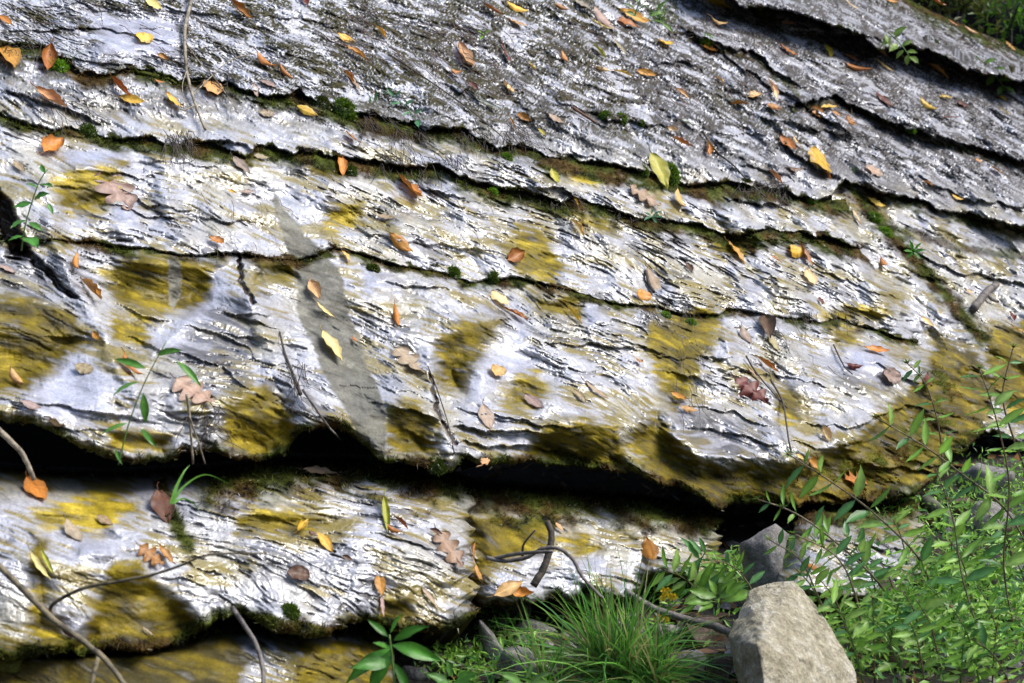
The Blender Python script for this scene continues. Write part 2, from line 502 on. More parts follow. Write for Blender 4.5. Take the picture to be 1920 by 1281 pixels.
    return h, dict(s=s, t=t, gold=gold, shade=shade, blue=blue, grey=grey, slate=slate, groove=groove, upper=upper, lip=lip, cavity=cavity, keep=keep, macro=macro,
                   rs=rs, rt=rt, fine=fine, amp2=amp2, scl=e1, e2=e2, zone=zone, warp=warp, st1=fbm(rs * 8, rt * 75, 121, 3), st2=fbm(rs * 5, rt * 34, 122, 3))


def rock_colour(px, py, k, r, bed, dlow, dup):
    s, t = k['s'], k['t']
    n1 = fbm(s * 5, t * 6, 101, 4); n2 = fbm(s * 18, t * 26, 102, 4); n3 = fbm(s * 70, t * 90, 103, 3); n4 = fbm(s * 2, t * 2, 104, 2)
    def C(*a): return np.array(a)
    pale = C(.33, .335, .37); cream = C(.32, .29, .19); slate = C(.085, .085, .095); olive = C(.036, .032, .008)
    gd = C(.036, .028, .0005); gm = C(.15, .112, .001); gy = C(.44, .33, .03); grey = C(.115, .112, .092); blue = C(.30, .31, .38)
    brown = C(.055, .032, .012); moss = C(.034, .042, .006); mossb = C(.042, .026, .007)
    def mix(a, b, m): return a + (b - a) * np.clip(m, 0, 1)[..., None]
    st1, st2 = k['st1'], k['st2']
    col = np.broadcast_to(pale, px.shape + (3,)).copy()
    col = mix(col, cream, sstep(-.15, .45, fbm(s * 4 + 9, t * 5, 105, 3)) * .7 * (1 - k['upper']))
    # grey layers showing between the pale ones, and a thin golden veil drawn out along the laminae
    z = sstep(-.25, .25, fbm(s * 2.6, t * 3.4, 113, 3))
    col = mix(col, slate * 1.2, sstep(.05, .17, st2 + .35 * n1) * (.25 + .75 * z) * (.4 + .6 * k['zone']) * .92)
    col = mix(col, gm * 1.15, sstep(.02, .25, st1 * .8 + .9 * fbm(s * 5, t * 8, 106, 3) - .01) * .85 * (1 - k['upper']) * (1 - k['blue']))
    col = mix(col, slate, k['slate'] * (.35 + .65 * sstep(-.15, .2, st2 + .5 * st1)))
    # upper slab: tree reflections painted as dark olive flats, sky glints as pale edges
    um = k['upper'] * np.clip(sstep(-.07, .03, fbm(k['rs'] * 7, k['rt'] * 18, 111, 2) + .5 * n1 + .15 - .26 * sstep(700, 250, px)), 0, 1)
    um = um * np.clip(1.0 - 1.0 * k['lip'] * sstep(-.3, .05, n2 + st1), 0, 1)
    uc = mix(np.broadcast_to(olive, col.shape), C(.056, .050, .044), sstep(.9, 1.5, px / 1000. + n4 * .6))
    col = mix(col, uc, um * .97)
    col = mix(col, slate * .9, k['upper'] * sstep(.14, .26, st1 + .2 * st2) * .85)
    col = mix(col, blue * (1 + .35 * n2 + .3 * st2)[..., None], k['blue'] * .8)
    g = np.clip(k['gold'] * (1.15 + .5 * n2 + .5 * st1), 0, 1)
    sh = np.clip(k['shade'] + .35 * n2 - .05 + .6 * fbm(s * 2.5, t * 20 + 2 * k['warp'], 112, 3) + .35 * st1, 0, 1)[..., None]
    gcol = np.where(sh < .5, gd + (gm - gd) * sh * 2, gm + (gy - gm) * (sh * 2 - 1))
    col = mix(col, gcol, g)
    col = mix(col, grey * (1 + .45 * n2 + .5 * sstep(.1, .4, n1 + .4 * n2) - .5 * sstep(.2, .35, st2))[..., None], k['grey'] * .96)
    col = mix(col, C(.013, .010, .007), k['cavity'] * .97 * (1 - .8 * k['grey']))
    col = mix(col, brown * .6, sstep(.25, .8, k['groove']))
    col *= (1 + (.22 - .12 * k['upper']) * n3 + .14 * n2)[..., None]
    # moss and rootlets where a bed tucks under the next, and along hanging edges
    mm = sstep(34, 8, dup + 20 * n2 + 26 * n1 - 12 * sstep(450, 600, px) * (bed in ('B', 'C'))) if bed != 'A' else sstep(20, 4, dup + 16 * n2 + 24 * n1)
    foot = {'A': 24, 'F': 30, 'F2': 20, 'F3': 20, 'G': 10}.get(bed, 3)
    mm = np.maximum(mm, sstep(foot, foot * .2, dlow + 18 * n2 + 14 * n1))
    if bed == 'A':
        mm = np.maximum(mm, sstep(-.1, .25, n2 + n1 * .5) * sstep(40, -40, line_d(px, py, [(1400, 930), (1560, 905), (1680, 860), (1760, 780), (1780, 660), (1800, 640)]) - 34))
    if bed == 'R':
        mm = np.maximum(mm, sstep(26, 6, line_d(px, py, [(a + 12, b - 8) for a, b in GRV]) + 14 * n2))
        mm = np.maximum(mm, .8 * sstep(18, 4, line_d(px, py, [(1640, 425), (1720, 440), (1800, 465), (1985, 490)]) + 16 * n2))
    if bed in ('D',):
        for pts in (STEPS[0][0], STEPS[1][0]):
            yl = np.interp(px, [p[0] for p in pts], [p[1] for p in pts])
            inx = (px > pts[0][0]) & (px < pts[-1][0])
            mm = np.maximum(mm, inx * sstep(16, 4, np.abs(py - yl - 10) + 16 * n2 + 4) * .9)
    if bed == 'F':
        mm = np.maximum(mm, sstep(112, 60, dup + 40 * n2 + 46 * n1 + 12) * sstep(330, 400, px))
        mm = np.maximum(mm, sstep(34, 16, line_d(px, py, [(440, 1165), (520, 1178), (620, 1196), (650, 1180)]) + 20 * n2))
        mm = np.maximum(mm, sstep(24, 6, line_d(px, py, [(300, 905), (330, 985), (352, 1022)]) + 12 * n2))
    if bed in ('F2', 'F3'):
        mm = np.maximum(mm, sstep(95, 50, dup + 30 * n2 + 34 * n1))
    mcol = moss + (mossb - moss) * sstep(-.2, .3, fbm(s * 8, t * 8, 107, 3))[..., None]
    mcol = mcol * np.clip(1 + 1.0 * n3 + 1.5 * n2, .15, 2.2)[..., None]
    col = mix(col, np.clip(mcol, .004, 1), mm)
    wet = np.clip((1 - mm) * (1 - .75 * k['grey']) * (1 - .62 * k['gold']) * (1 - .8 * um) * (.85 + .3 * n1), 0, 1)
    if bed in ('F', 'F2', 'F3', 'G'):          # back of the gap, its deep shade painted black
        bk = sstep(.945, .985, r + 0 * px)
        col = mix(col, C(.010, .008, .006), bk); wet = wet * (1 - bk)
    return np.clip(col, .004, .75), wet, mm


m = NT("wet_shale")
a = m.attr("col"); w = m.attr("wet")
co = m.coord()
nz = m.noise(160, 3, co); nz2 = m.noise(28, 4, co)
c = m.mix(a.outputs["Color"], (0.5, 0.5, 0.5), 0.35, 'OVERLAY')
m.l(nz.outputs["Fac"], c.node.inputs[7]) if False else None
cv = m.mix(a.outputs["Color"], nz.outputs["Color"], 0.0)
var = m.maprange(nz.outputs["Fac"], .3, .7, .78, 1.22)
cv = m.mix(a.outputs["Color"], var, 1.0, 'MULTIPLY')
m.set(Base_Color=cv)
rr = m.maprange(w.outputs["Fac"], 0, 1, .85, .40)
rr2 = m.math('ADD', rr, m.maprange(nz2.outputs["Fac"], .3, .7, -.10, .10))
m.set(Roughness=rr2, Specular_IOR_Level=m.maprange(w.outputs["Fac"], .1, .8, .08, .55))
m.set(Coat_Weight=m.maprange(w.outputs["Fac"],   .3, .9, 0, 1), Coat_Roughness=.20, Coat_IOR=1.5)
m.bump(nz.outputs["Fac"], .18, .002)
ROCK = m.m

PXMAP = np.full((660, 1000), 1e9)          # nearest rock distance on a 2-pixel grid, from x=-40, y=-20


def splat(px, py, Z):
    ix = ((px + 40) / 2).astype(int).ravel(); iy = ((py + 20) / 2).astype(int).ravel(); z = Z.ravel()
    ok = (ix >= 0) & (ix < 1000) & (iy >= 0) & (iy < 660)
    np.minimum.at(PXMAP, (iy[ok], ix[ok]), z[ok])


MOSS_PTS = []


def make_bed(key, low, up, prof, label, xl=None, xu=None, round_r=.02, thick=.08, step=1.9, jit=3.0, endskirt=True, vary=False, crack=.018, fade=0, endw=0):
    lx0, lx1 = xl or (low[0][0], low[-1][0]); ux0, ux1 = xu or (up[0][0], up[-1][0])
    xs = np.arange(lx0, lx1, step)
    xs = np.concatenate([np.arange(lx0, -80, 7.), np.arange(max(lx0, -80), min(lx1, 1995), step), np.arange(max(1995, lx0), lx1, 7.), [lx1]])
    u = (xs - lx0) / (lx1 - lx0)
    lx = lx0 + (lx1 - lx0) * u; ux = ux0 + (ux1 - ux0) * u
    ly = yinterp(low, lx); uy = yinterp(up, ux)
    _b = fbm(lx / 60., lx * 0 + 5, 203 + len(label), 3)
    ly = ly + jit * 2.6 * (terrace(_b * 7, .10) / 7 * 1.9) + jit * 2.0 * fbm(lx / 23., lx * 0, 201 + len(key), 4) + jit * .5 * perlin(lx / 5., lx * 0 + 3, 9)
    nr = int(np.median((ly - uy)[(lx > -80) & (lx < 1995)]) / step) + 2
    v = np.linspace(0, 1, nr)[:, None]
    px = lx + (ux - lx) * v; py = ly + (uy - ly) * v
    if key == 'D':                             # the slab goes on uphill, out of sight
        ex = np.linspace(0, 1, 41)[1:, None] * 330 * sstep(1500, 1200, ux)[None, :]
        px = np.concatenate([px, px[-1:] + 0 * ex]); py = np.concatenate([py, py[-1:] - ex]); v = np.concatenate([v, np.ones((40, 1))])
    if endw: px = px + (u[None, :] ** 8) * endw * fbm(v * 7, v * 0 + 3, 91, 3)
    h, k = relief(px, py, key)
    pr = np.interp(v[:, 0], [p[0] for p in prof], [p[1] for p in prof])[:, None]
    if vary: pr = pr * np.clip(.62 + 1.3 * fbm(k['s'] * 2.6, k['s'] * 0 + len(label), 79, 3) * 1.3, .0, 1.4)
    if fade: pr = pr * (.25 + .75 * sstep(fade - 90, fade + 60, px))
    h = h + pr
    Z0 = plane_Z(px, py)
    dlow = (ly[None, :] - py); dup = (py - uy[None, :])
    if key == 'D': dup = np.where(px < 1350, 999., dup)
    if vary or key == 'A': h = h - crack * sstep(17, 3, dup + 9 * fbm(k['s'] * 9, k['s'] * 0 + 7, 80, 3)) * np.clip(.7 + fbm(k['s'] * 4, k['s'] * 0 + 17, 81, 2), .1, 1.3)
    dm = dlow * Z0 / FPX / .66
    rr = round_r * np.clip(1 + .8 * fbm(k['s'] * 10, k['s'] * 0, 77, 2), .2, 2)
    dd = np.clip(1 - dm / rr, 0, 1)
    h = h - rr * .9 * (1 - np.sqrt(np.clip(1 - dd * dd, 0, 1)))
    if endskirt:
        xe = (1 - u)[None, :] * (lx1 - lx0) * Z0 / FPX
        xe = xe + .03 * fbm(k['t'] * 14, k['t'] * 0, 83, 3)
        de = np.clip(1 - xe / .09, 0, 1); h = h - .08 * (1 - np.sqrt(np.clip(1 - de * de, 0, 1)))
    if key in ('F2', 'F3'):
        xs_ = u[None, :] * (lx1 - lx0) * Z0 / FPX + .04 * fbm(k['t'] * 12, k['t'] * 0, 84, 3)
        ds_ = np.clip(1 - xs_ / .10, 0, 1); h = h - .16 * (1 - np.sqrt(np.clip(1 - ds_ * ds_, 0, 1)))
    rd = ray(px, py)
    cosn = -(rd @ NRM)
    Z = Z0 - h / cosn
    P = CAM + rd * Z[..., None]
    splat(px, py, Z)
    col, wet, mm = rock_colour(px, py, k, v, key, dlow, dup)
    # where moss is thick enough to stand up
    sel = np.random.RandomState(len(MOSS_PTS) + 5).rand(*mm.shape) < .08 * sstep(.45, .85, mm)
    if sel.any(): MOSS_PTS.append((P[sel], px[sel], py[sel], col[sel]))
    # underside: the bed turns in beneath its lower edge
    rows = [P]; cols = [col]; wets = [wet]
    away = rd[0] / np.linalg.norm(rd[0], axis=-1, keepdims=True)
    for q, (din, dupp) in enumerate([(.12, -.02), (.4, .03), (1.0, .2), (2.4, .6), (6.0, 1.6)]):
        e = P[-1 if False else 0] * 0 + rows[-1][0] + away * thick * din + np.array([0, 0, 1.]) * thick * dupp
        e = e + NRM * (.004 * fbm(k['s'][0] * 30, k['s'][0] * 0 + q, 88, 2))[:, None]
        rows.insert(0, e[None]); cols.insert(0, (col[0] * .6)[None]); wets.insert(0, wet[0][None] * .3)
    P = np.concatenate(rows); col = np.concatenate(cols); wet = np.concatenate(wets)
    if endskirt:
        ex = []; 
        for din in (.3, 1.2, 3.0): ex.append((P[:, -1] - NRM * thick * din)[:, None])
        P = np.concatenate([P] + ex, 1); col = np.concatenate([col] + [col[:, -1:]] * 3, 1); wet = np.concatenate([wet] + [wet[:, -1:] * .3] * 3, 1)
    NR, NC = P.shape[:2]
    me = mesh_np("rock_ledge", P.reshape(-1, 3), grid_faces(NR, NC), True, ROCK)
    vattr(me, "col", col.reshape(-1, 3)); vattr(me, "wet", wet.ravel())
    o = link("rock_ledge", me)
    props(o, label, "rock ledge", "beds of the rock outcrop")
    return o


make_bed('A', L0, K1, [(0, .10), (.3, .10), (1, .0)], "big silvery wet rock face with golden-brown hollows above the long black overhang",
         round_r=.05, thick=.14)
make_bed('B', vary=True, low=K1, up=K2, prof= [(0, .007), (.25, .006), (1, .0)], crack=.014, jit=1.3, label="white streaked rock bed just above the thin crack across the middle face", xl=(XL, 1735), xu=(XL, 1625), round_r=.012, thick=.05)
make_bed('C', vary=True, low=K2, up=K3, prof= [(0, .026), (.3, .02), (1, .0)], fade=450, label="narrow pale rock step between the two mossy crevices", xl=(XL, 1625), xu=(XL, 1595), round_r=.014, thick=.06)
make_bed('D', vary=True, low=K4, up=TOPY, prof= [(0, .028), (.25, .02), (1, .0)], fade=430, label="broad upper slab of thin scaly layers strewn with orange leaves", round_r=.012, thick=.06, endskirt=False)
make_bed('R', [(1560, 700), (1985, 860), (XR, 930)], [(1560, 330), (1985, 440), (XR, 510)], [(0, -.03), (1, -.03)], "pale slanting rock bed on the right beyond the mossy groove", round_r=.03, thick=.1, endskirt=False)
make_bed('H', K8, CREST, [(0, .16), (1, .02)], "highest grey rock shelf with black hollows beneath it", round_r=.03, thick=.045, endskirt=False)
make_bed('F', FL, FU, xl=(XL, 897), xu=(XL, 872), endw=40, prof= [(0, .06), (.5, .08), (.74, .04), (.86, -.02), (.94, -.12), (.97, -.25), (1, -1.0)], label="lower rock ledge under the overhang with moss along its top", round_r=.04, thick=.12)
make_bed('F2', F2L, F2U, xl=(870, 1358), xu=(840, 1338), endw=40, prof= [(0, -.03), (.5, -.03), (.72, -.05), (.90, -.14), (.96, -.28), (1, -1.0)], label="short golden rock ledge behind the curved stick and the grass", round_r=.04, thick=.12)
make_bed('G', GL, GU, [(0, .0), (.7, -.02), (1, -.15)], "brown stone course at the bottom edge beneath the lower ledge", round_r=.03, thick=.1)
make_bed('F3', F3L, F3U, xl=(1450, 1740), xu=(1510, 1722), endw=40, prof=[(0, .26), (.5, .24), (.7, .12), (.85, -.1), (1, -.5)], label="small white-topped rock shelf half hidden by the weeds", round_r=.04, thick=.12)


# the body of the outcrop behind the beds
_s = np.linspace(-9, 16, 60); _t = np.linspace(-2.6, 7, 40)
_S, _T = np.meshgrid(_s, _t)
_core = ORG + _S[..., None] * SD + _T[..., None] * TD - NRM * (.95 + .06 * fbm(_S * 2, _T * 2, 91, 3))[..., None]
cm = NT("deep_rock"); cm.set(Base_Color=(.012, .010, .008), Roughness=.9, Specular_IOR_Level=.1)
_cme = mesh_np("hillside", _core.reshape(-1, 3), grid_faces(*_S.shape), True, cm.m)
props(link("hillside", _cme), kind="structure", label="dark body of the hillside behind the rock beds", cat="hillside")


def hole_fill():
    g = PXMAP
    for _ in range(3):
        p = np.pad(g, 1, mode='edge')
        nb = np.minimum.reduce([p[:-2, 1:-1], p[2:, 1:-1], p[1:-1, :-2], p[1:-1, 2:]])
        g = np.where(g > 1e8, nb, g)
    return g


PXMAP = hole_fill()


def rock_at(px, py, rad=6):
    """point just on the rock under a pixel, and the local facing"""
    ix = int((px + 40) / 2); iy = int((py + 20) / 2)
    w = max(1, int(rad / 2))
    def zz(x, y):
        x = min(max(x, w), 999 - w); y = min(max(y, w), 659 - w)
        a = PXMAP[y - w:y + w + 1, x - w:x + w + 1]; a = a[a < 1e8]
        return float(np.median(a)) if len(a) else float(plane_Z(px, py))
    Z = zz(ix, iy)
    p = at(np.array(px, float), np.array(py, float), np.array(Z))
    k = 6
    z1, z2, z3, z4 = zz(ix - k, iy), zz(ix + k, iy), zz(ix, iy - k), zz(ix, iy + k)
    n = NRM
    if max(abs(z1 - Z), abs(z2 - Z), abs(z3 - Z), abs(z4 - Z)) < .09:
        a = at(np.array(px + 12.), np.array(py * 1.), np.array(z2)) - at(np.array(px - 12.), np.array(py * 1.), np.array(z1))
        b = at(np.array(px * 1.), np.array(py - 12.), np.array(z3)) - at(np.array(px * 1.), np.array(py + 12.), np.array(z4))
        n = np.cross(a, b); n = n / np.linalg.norm(n)
        if n @ NRM < 0: n = -n
        n = n * .6 + NRM * .4; n /= np.linalg.norm(n)
    return p, n
# ================================================================ stream bed
gm = NT("stream_bed_soil")
co = gm.coord()
n1 = gm.noise(9, 6, co); n2 = gm.noise(60, 4, co)
gm.set(Base_Color=gm.ramp(n1.outputs["Fac"], [(.3, (.008, .006, .004)), (.55, (.020, .015, .010)), (.75, (.045, .036, .025))]).outputs[0], Roughness=.8)
gm.bump(n2.outputs["Fac"], .6, .02)
_gx = np.concatenate([np.linspace(-40, -3, 20), np.linspace(-2.9, 4, 140), np.linspace(4.2, 60, 20)]); _gy = np.concatenate([np.linspace(-20, 2, 15), np.linspace(2.05, 7, 100), np.linspace(7.5, 90, 20)])
GX, GY = np.meshgrid(_gx, _gy)


def ground_z(x, y):
    return -.06 + .035 * fbm(np.asarray(x) * 1.7, np.asarray(y) * 1.7, 301, 3) + .015 * fbm(np.asarray(x) * 8, np.asarray(y) * 8, 302, 2)


gme = mesh_np("stream_bed", np.stack([GX, GY, ground_z(GX, GY)], -1).reshape(-1, 3), grid_faces(*GX.shape), True, gm.m)
props(link("stream_bed", gme), kind="structure", label="dark stony soil at the foot of the rock", cat="ground")


def on_ground(px, py, dz=0.0):
    d = ray(np.array(float(px)), np.array(float(py)))
    z = -.06
    for _ in range(4):
        k = (z + dz - CAM[2]) / d[2]; p = CAM + d * k
        z = float(ground_z(p[0], p[1]))
    return p
# ================================================================ moss, leaves, sticks
def leaf_material(name, rough, trans):
    m = NT(name)
    a = m.attr("col"); co = m.coord("Generated")
    nz = m.noise(9, 5, co); v = m.maprange(nz.outputs["Fac"], .3, .7, .7, 1.25)
    m.set(Base_Color=m.mix(a.outputs["Color"], v, 1.0, 'MULTIPLY'), Roughness=rough, Specular_IOR_Level=.4, Subsurface_Weight=0.0)
    tr = m.n("ShaderNodeBsdfTranslucent"); m.l(a.outputs["Color"], tr.inputs[0])
    mx = m.n("ShaderNodeMixShader"); mx.inputs[0].default_value = trans
    m.l(m.b.outputs[0], mx.inputs[1]); m.l(tr.outputs[0], mx.inputs[2])
    m.l(mx.outputs[0], m.t.nodes["Material Output"].inputs[0])
    return m.m


DRY = leaf_material("dry_leaf", .5, .15)
GREEN = leaf_material("green_leaf", .38, .42)
rng = random.Random(11)

# ---- moss fringe along the crevices
_P = np.concatenate([p[0] for p in MOSS_PTS]); _C = np.concatenate([p[3] for p in MOSS_PTS])
_rs = np.random.RandomState(4)
if len(_P) > 75000:
    _i = _rs.choice(len(_P), 75000, replace=False); _P = _P[_i]; _C = _C[_i]


def tuft_mesh(name, P, C, mat, blades=4, length=(.006, .014), width=.0016, up=NRM, spread=.8, droop=0.0):
    n = len(P); vs_ = []; cs = []
    for b in range(blades):
        d = up + spread * _rs.normal(size=(n, 3)); d /= np.linalg.norm(d, axis=1, keepdims=True)
        L = _rs.uniform(*length, size=(n, 1))
        sd = np.cross(d, _rs.normal(size=(n, 3))); sd /= np.linalg.norm(sd, axis=1, keepdims=True) + 1e-9
        base = P + .003 * _rs.normal(size=(n, 3))
        tip = base + d * L + np.array([0, 0, -droop]) * L
        vs_.append(np.stack([base - sd * width, base + sd * width, tip], 1))
        cs.append(np.repeat((C * _rs.uniform(.7, 1.5, size=(n, 1)))[:, None], 3, 1))
    V = np.concatenate(vs_).reshape(-1, 3); K = np.concatenate(cs).reshape(-1, 3)
    me = mesh_np(name, V, np.arange(len(V)).reshape(-1, 3), True, mat)
    vattr(me, "col", np.clip(K, 0, 1)); return me


_me = tuft_mesh("moss_fringe", _P, np.clip(_C * 2.0, .008, .3), GREEN, 4, (.007, .018), .0018)
props(link("moss_fringe", _me), "thin brown and green moss fringing the crevices and hanging edges", "moss", kind="stuff")

# ---- bright moss cushions
CUSH = [(108, 126, 19, 1, "bright green moss cushion beside the curled brown leaf at far left"), (600, 196, 20, 0, "dark moss pad left of the largest cushion on the upper crevice"),
        (645, 207, 25, .35, "largest deep green moss cushion on the upper crevice"), (925, 361, 10, 1, "small lime green moss knob below the middle crevice"),
        (1249, 592, 9, 1, "tiny round moss knob at the end of the thin crack"), (1326, 75, 12, 1, "lime moss lump above an orange leaf near the top"),
        (1256, 326, 22, .5, "green moss cushion right of the tall yellow-green leaf"), (1206, 322, 12, .3, "small moss clump left of the tall yellow-green leaf"),
        (1660, 437, 14, .9, "bright moss lump in the groove on the right"), (1136, 217, 11, .5, "first moss pad of the trio on the upper slab"),
        (1166, 222, 11, .5, "middle moss pad of the trio on the upper slab"), (1203, 231, 7, .4, "smallest right hand moss pad of the trio on the upper slab"),
        (1522, 373, 10, .5, "moss button under the lip below the round yellow leaf"), (1708, 243, 9, .9, "lime moss dot on the right hand ledge line"),
        (165, 246, 16, .2, "flat dark moss pad on the ledge above the crumpled orange leaf"), (1296, 606, 10, .8, "loose pale moss tuft right of the tiny round knob"),
        (1640, 408, 13, .6, "moss lump at the top of the groove on the right"), (1400, 345, 12, .0, "brown-green moss tangle on the lip in mid right"),
        (655, 322, 16, .15, "dark moss clump under the narrow pale step left of centre"), (700, 505, 12, .1, "dark moss pad on the left of the thin crack"),
        (850, 512, 14, .25, "longest moss pad sitting in the thin crack"), (925, 520, 12, .2, "right hand moss pad in the thin crack"),
        (1430, 14, 26, .0, "shaggy dark moss hump hanging over the top edge"), (950, 296, 11, .6, "moss tuft beneath the dead rootlets in the upper crevice"),
        (545, 1148, 18, .25, "moss clump on the dark underside of the lower ledge"), (715, 868, 22, .35, "drooping moss beard at the left of the long overhang"),
        (820, 872, 18, .1, "brown moss beard beside the white pointed tip of the overhang")]


def cushion_mesh(r, bright, seed):
    n = 14; m_ = 28
    th = np.linspace(0, np.pi * .62, n)[:, None]; ph = np.linspace(0, 2 * np.pi, m_ + 1)[None, :-1]
    x = np.sin(th) * np.cos(ph); y = np.sin(th) * np.sin(ph); z = np.cos(th) * np.ones_like(ph)
    k = 1 + .28 * fbm(x * 2.2 + seed, y * 2.2 + z, seed, 3)
    V = np.stack([x * k, y * k, z * k * .7], -1).reshape(-1, 3) * r
    i = np.arange(n - 1)[:, None] * m_ + np.arange(m_)[None, :]; j = np.arange(n - 1)[:, None] * m_ + (np.arange(m_)[None, :] + 1) % m_
    F = np.stack([i, i + m_, j + m_, j], -1).reshape(-1, 4)
    return V, F


def quad_tris(F):
    return np.concatenate([F[:, [0, 1, 2]], F[:, [0, 2, 3]]])


for q, (px, py, r, br, lab) in enumerate(CUSH):
    p, n = rock_at(px, py, 10)
    Z = (p - CAM) @ FWD; rm = r * Z / FPX
    V, F = cushion_mesh(rm, br, 500 + q)
    M = np.array(Vector(n).to_track_quat('Z', 'Y').to_matrix())
    c0 = np.array([.035, .048, .004]) * (1 - br) + np.array([.13, .27, .012]) * br
    C = np.repeat(c0[None] * .6, len(V), 0)
    # little shoots standing on the dome
    nb = 900; idx = _rs.randint(0, len(V), nb); base = V[idx] * _rs.uniform(.93, 1.02, (nb, 1)); d = V[idx] / (np.linalg.norm(V[idx], axis=1, keepdims=True) + 1e-9) + .6 * _rs.normal(size=(nb, 3))
    d /= np.linalg.norm(d, axis=1, keepdims=True); base = base + .06 * rm * _rs.normal(size=(nb, 3))
    sd = np.cross(d, _rs.normal(size=(nb, 3))); sd /= np.linalg.norm(sd, axis=1, keepdims=True)
    L = _rs.uniform(.12, .3, (nb, 1)) * rm + .002; w = .05 * rm + .0006
    T = np.stack([base - sd * w, base + sd * w, base + d * L], 1).reshape(-1, 3)
    CT = np.repeat(c0[None] * _rs.uniform(.6, 1.6, (nb, 1)), 3, 0)
    VV = np.concatenate([V, T]); FF = np.concatenate([quad_tris(F), np.arange(len(T)).reshape(-1, 3) + len(V)])
    me = mesh_np("moss_cushion", VV @ M.T, FF, True, GREEN)
    vattr(me, "col", np.concatenate([C, CT]))
    o = link("moss_cushion", me); o.location = p - n * rm * .15
    props(o, lab, "moss", "moss cushions on the rock")

# ---- fallen leaves
COLS = dict(O=(.48, .205, .030), Y=(.68, .42, .045), T=(.60, .36, .13), B=(.11, .058, .028), R=(.13, .022, .010), P=(.34, .26, .17), G=(.40, .38, .03), C=(.74, .56, .24),
            D=(.36, .135, .022), V=(.34, .42, .30))
CNAME = dict(O="orange", Y="yellow", T="tan", B="brown", R="dark red", P="faded pinkish", G="yellow-green", C="cream", D="rust brown", V="pale grey-green")
SHAPE = dict(b="flat ovate", c="curled", o="lobed oak", r="round", s="small", l="long narrow", f="folded")


def outline(kind, u):
    if kind in 'r': return np.sqrt(np.clip(1 - (2 * u - 1) ** 2, 0, 1)) * .92
    if kind == 'o':
        b = np.sin(np.pi * np.clip(u, 0, 1) ** .8) ** .6
        return b * (.26 + .80 * np.abs(np.sin(u * np.pi * 3.5)) ** 1.1)
    if kind == 'l': return np.sin(np.pi * u ** .9) ** .8 * .55
    return np.sin(np.pi * u ** .85) ** 1.1 * (1 + .03 * np.sin(u * 60))


def leaf_mesh(kind, L, W, bend, roll, twist, col, seed, name="fallen_leaf", mat=None, nu=15, nv=9, stalk=.18):
    r_ = np.random.RandomState(seed)
    u = np.linspace(0.0, 1.0, nu)[:, None]; v = np.linspace(-1, 1, nv)[None, :]
    w = np.maximum(outline(kind, u), .02) * W / 2
    ph = roll * (1 + .4 * np.sin(u * 3 + seed)) + 1e-4
    y = w / ph * np.sin(v * ph); z = w / np.abs(ph) * (1 - np.cos(v * ph)) * np.sign(roll)
    z = z + .05 * W * np.abs(v) * 0 - .03 * W * np.exp(-(v / .12) ** 2)
    z = z + .05 * W * np.sin(u * 22) * np.abs(v) ** 1.5 + .06 * W * fbm(u * 3 + v * 0, v * 2 + u * 0 + seed, seed % 97, 2)
    a = bend + 1e-4
    th = (u - .5) * a
    x = L / a * np.sin(th) + 0 * v; z = z + L / a * (1 - np.cos(th))
    tw = twist * (u - .5); y2 = y * np.cos(tw) - z * np.sin(tw); z = y * np.sin(tw) + z * np.cos(tw); y = y2
    x = x + .04 * L * np.abs(v)          # veins sweep forward
    V = np.stack([np.broadcast_to(x, y.shape), y, z], -1).reshape(-1, 3)
    c = np.array(col)
    edge = np.abs(v) ** 3 * .35 + 0 * u; vein = .35 * np.exp(-(v / .10) ** 2) + .16 * (np.sin(u * 40 - np.abs(v) * 9) > .55)
    blot = np.clip(fbm(u * 4 + seed * .37, v * 2.2 + u * 0, 13 + seed % 50, 3) * 1.5, -.4, .6)
    k = (1 - edge - np.clip(blot, 0, 1) * .6 + .2 * blot)[..., None] * c
    k = k + vein[..., None] * (c * .35)
    k = k.reshape(-1, 3)
    F = grid_faces(nu, nv)
    n0 = len(V)
    if stalk:                            # leaf stalk, a thin three-sided rod
        t = np.linspace(0, 1, 4); mid = V.reshape(nu, nv, 3)[0, nv // 2]
        pts = mid + np.stack([-t * L * stalk, .06 * L * t * t, .05 * L * t * (1 - t)], -1)
        rr = .014 * L
        ring = np.array([[0, rr, 0], [0, -rr * .5, rr * .8], [0, -rr * .5, -rr * .8]])
        S = (pts[:, None] + ring[None]).reshape(-1, 3)
        f = []
        for i in range(3):
            for j in range(3): f.append([n0 + i * 3 + j, n0 + i * 3 + (j + 1) % 3, n0 + i * 3 + 3 + (j + 1) % 3, n0 + i * 3 + 3 + j])
        V = np.concatenate([V, S]); k = np.concatenate([k, np.repeat(c[None] * .5, len(S), 0)]); F = np.concatenate([F, f])
    me = mesh_np(name, V, F, True, mat or DRY)
    vattr(me, "col", np.clip(k, .002, 1))
    return me


def frame_on(px, py, ang, length, n, p):
    """length along the surface and direction there for a leaf seen with this tilt and length"""
    a = R(ang); ends = []
    for sg in (-1, 1):
        d = ray(np.array(px + sg * math.cos(a) * length / 2), np.array(py + sg * math.sin(a) * length / 2))
        k = ((p - CAM) @ n) / (d @ n); ends.append(CAM + d * k)
    t = ends[1] - ends[0]; Lm = np.linalg.norm(t)
    return t / Lm, Lm


